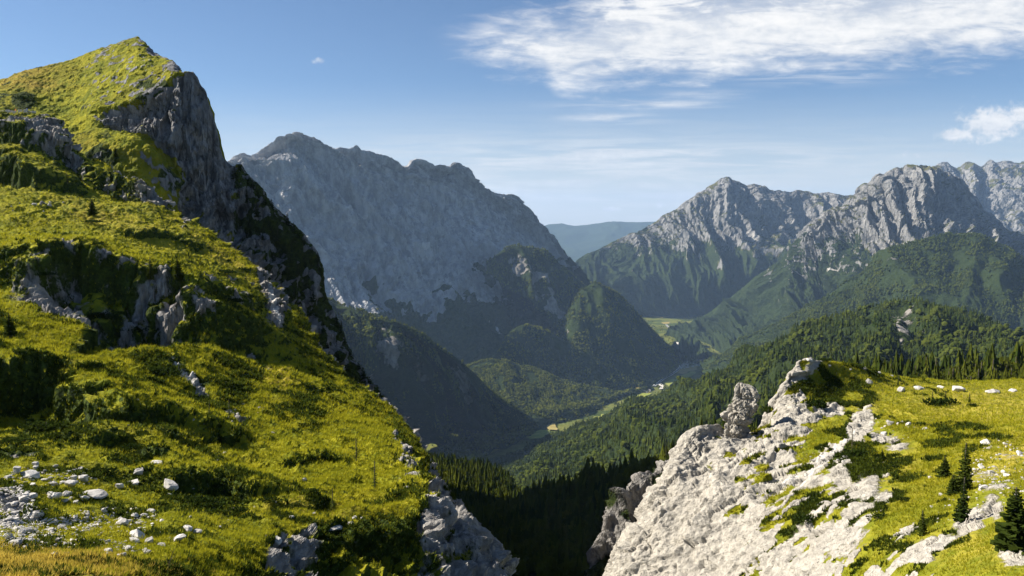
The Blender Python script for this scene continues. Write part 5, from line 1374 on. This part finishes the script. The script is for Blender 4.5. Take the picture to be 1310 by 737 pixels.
# thinner streaks of blue in the upper part of the band
gap = t.math('MULTIPLY', t.mapr(t.math('SUBTRACT', el, low), 0.055, 0.11), t.mapr(nn, 0.56, 0.46))
band = t.math('MULTIPLY', band, t.math('SUBTRACT', 1.0, t.math('MULTIPLY', gap, 0.55)))
band = t.math('MULTIPLY', band, t.mapr(nn, 0.27, 0.52, 0.72, 1.0))
# wisps under the band and thin veils near the horizon
ws = t.noise(t.scale(ce.outputs[0], 7, 95, 1, (0, 0, 0.06)), 1.0, 6, 0.6, 0.6)
def spot(px, py, rx, ry, k=1.0):
    u = t.math('DIVIDE', t.math('SUBTRACT', az, A_(px)), rx / F); v = t.math('DIVIDE', t.math('SUBTRACT', el, E_(py)), ry / F)
    r2 = t.math('ADD', t.math('MULTIPLY', u, u), t.math('MULTIPLY', v, v))
    return t.math('MULTIPLY', t.math('EXPONENT', t.math('MULTIPLY', r2, -1.0)), k)
def mx(*a):
    r = a[0]
    for b in a[1:]: r = t.math('MAXIMUM', r, b)
    return r
veil = mx(spot(790, 206, 260, 24, 1.0), spot(720, 245, 240, 34, .8), spot(780, 154, 55, 6, .95), spot(820, 136, 90, 6, 1.0), spot(1030, 104, 80, 8, .9), spot(900, 125, 60, 6, .7))
veil = t.math('MULTIPLY', veil, t.mapr(ws, 0.36, 0.66))
pn = t.noise(t.scale(ce.outputs[0], 70, 85, 1), 1.0, 7, 0.6, 0.3)
puff = mx(spot(1262, 160, 46, 24, 1.05), spot(1218, 175, 30, 11, .95), spot(1300, 152, 38, 18, 1.0), spot(1330, 150, 40, 16, .95), spot(1153, 197, 9, 6, .75), spot(1168, 199, 8, 6, .7), spot(1097, 193, 5, 4, .6),
          spot(845, 262, 11, 4, .85), spot(780, 268, 18, 4, .85), spot(412, 82, 18, 5, .5), spot(448, 74, 16, 5, .4))
puff = t.mapr(t.math('ADD', puff, t.math('MULTIPLY', t.math('SUBTRACT', pn, 0.5), 1.5)), 0.30, 0.95)
cl_ = t.math('MAXIMUM', t.math('MAXIMUM', band, t.math('MULTIPLY', veil, 0.75)), t.math('MULTIPLY', puff, 0.92), clamp=True)
lowveil = t.math('MULTIPLY', t.mapr(el, 0.18, 0.015), t.mapr(ws, 0.2, 0.75, 0.66, 0.95))
lowveil = t.math('MULTIPLY', lowveil, 0.9)
front = t.mapr(sp.outputs[1], 0.05, 0.2)
cl_ = t.math('MULTIPLY', cl_, front)
shade = t.mapr(t.math('ADD', nn, t.math('MULTIPLY', pn, 0.25)), 0.45, 0.80)
ccol = t.mix(shade, tuple(c * CLOUDV for c in (0.66, 0.70, 0.76)), tuple(c * CLOUDV for c in (1.0, 0.985, 0.96)))
skyc = t.mix(1.0, sky.outputs[0], SKYTINT, 'MULTIPLY')
skyc = t.mix(t.math('MULTIPLY', lowveil, front), skyc, tuple(q * CLOUDV for q in (0.80, 0.79, 0.75)))
t.put(bg.inputs['Color'], t.mix(cl_, skyc, ccol)); bg.inputs['Strength'].default_value = SKYS
t.l.new(bg.outputs[0], out.inputs[0])

sl_ = bpy.data.lights.new('sun', 'SUN'); sl_.energy = SUNE; sl_.angle = math.radians(0.53); sl_.color = (1.0, 0.93, 0.82)
so = bpy.data.objects.new('sun', sl_); COL.objects.link(so)
so.rotation_euler = Vector(-SUN).to_track_quat('-Z', 'Y').to_euler()
so.location = (0, 0, 500)

cam = bpy.data.cameras.new('camera'); co = bpy.data.objects.new('camera', cam); COL.objects.link(co)
cam.sensor_width = 36; cam.lens = F / W * 36; cam.clip_start = 0.5; cam.clip_end = 200000
co.rotation_euler = (math.pi / 2 - PITCH, 0, 0)
sc.camera = co
sc.view_settings.view_transform = 'Standard'; sc.view_settings.look = 'None'
sc.view_settings.exposure = EXPO; sc.view_settings.gamma = 1; sc.view_settings.use_curve_mapping = False
sc.cycles.max_bounces = 6; sc.cycles.diffuse_bounces = 2; sc.cycles.glossy_bounces = 1; sc.cycles.volume_bounces = 1; sc.cycles.transmission_bounces = 2
sc.cycles.use_denoising = True
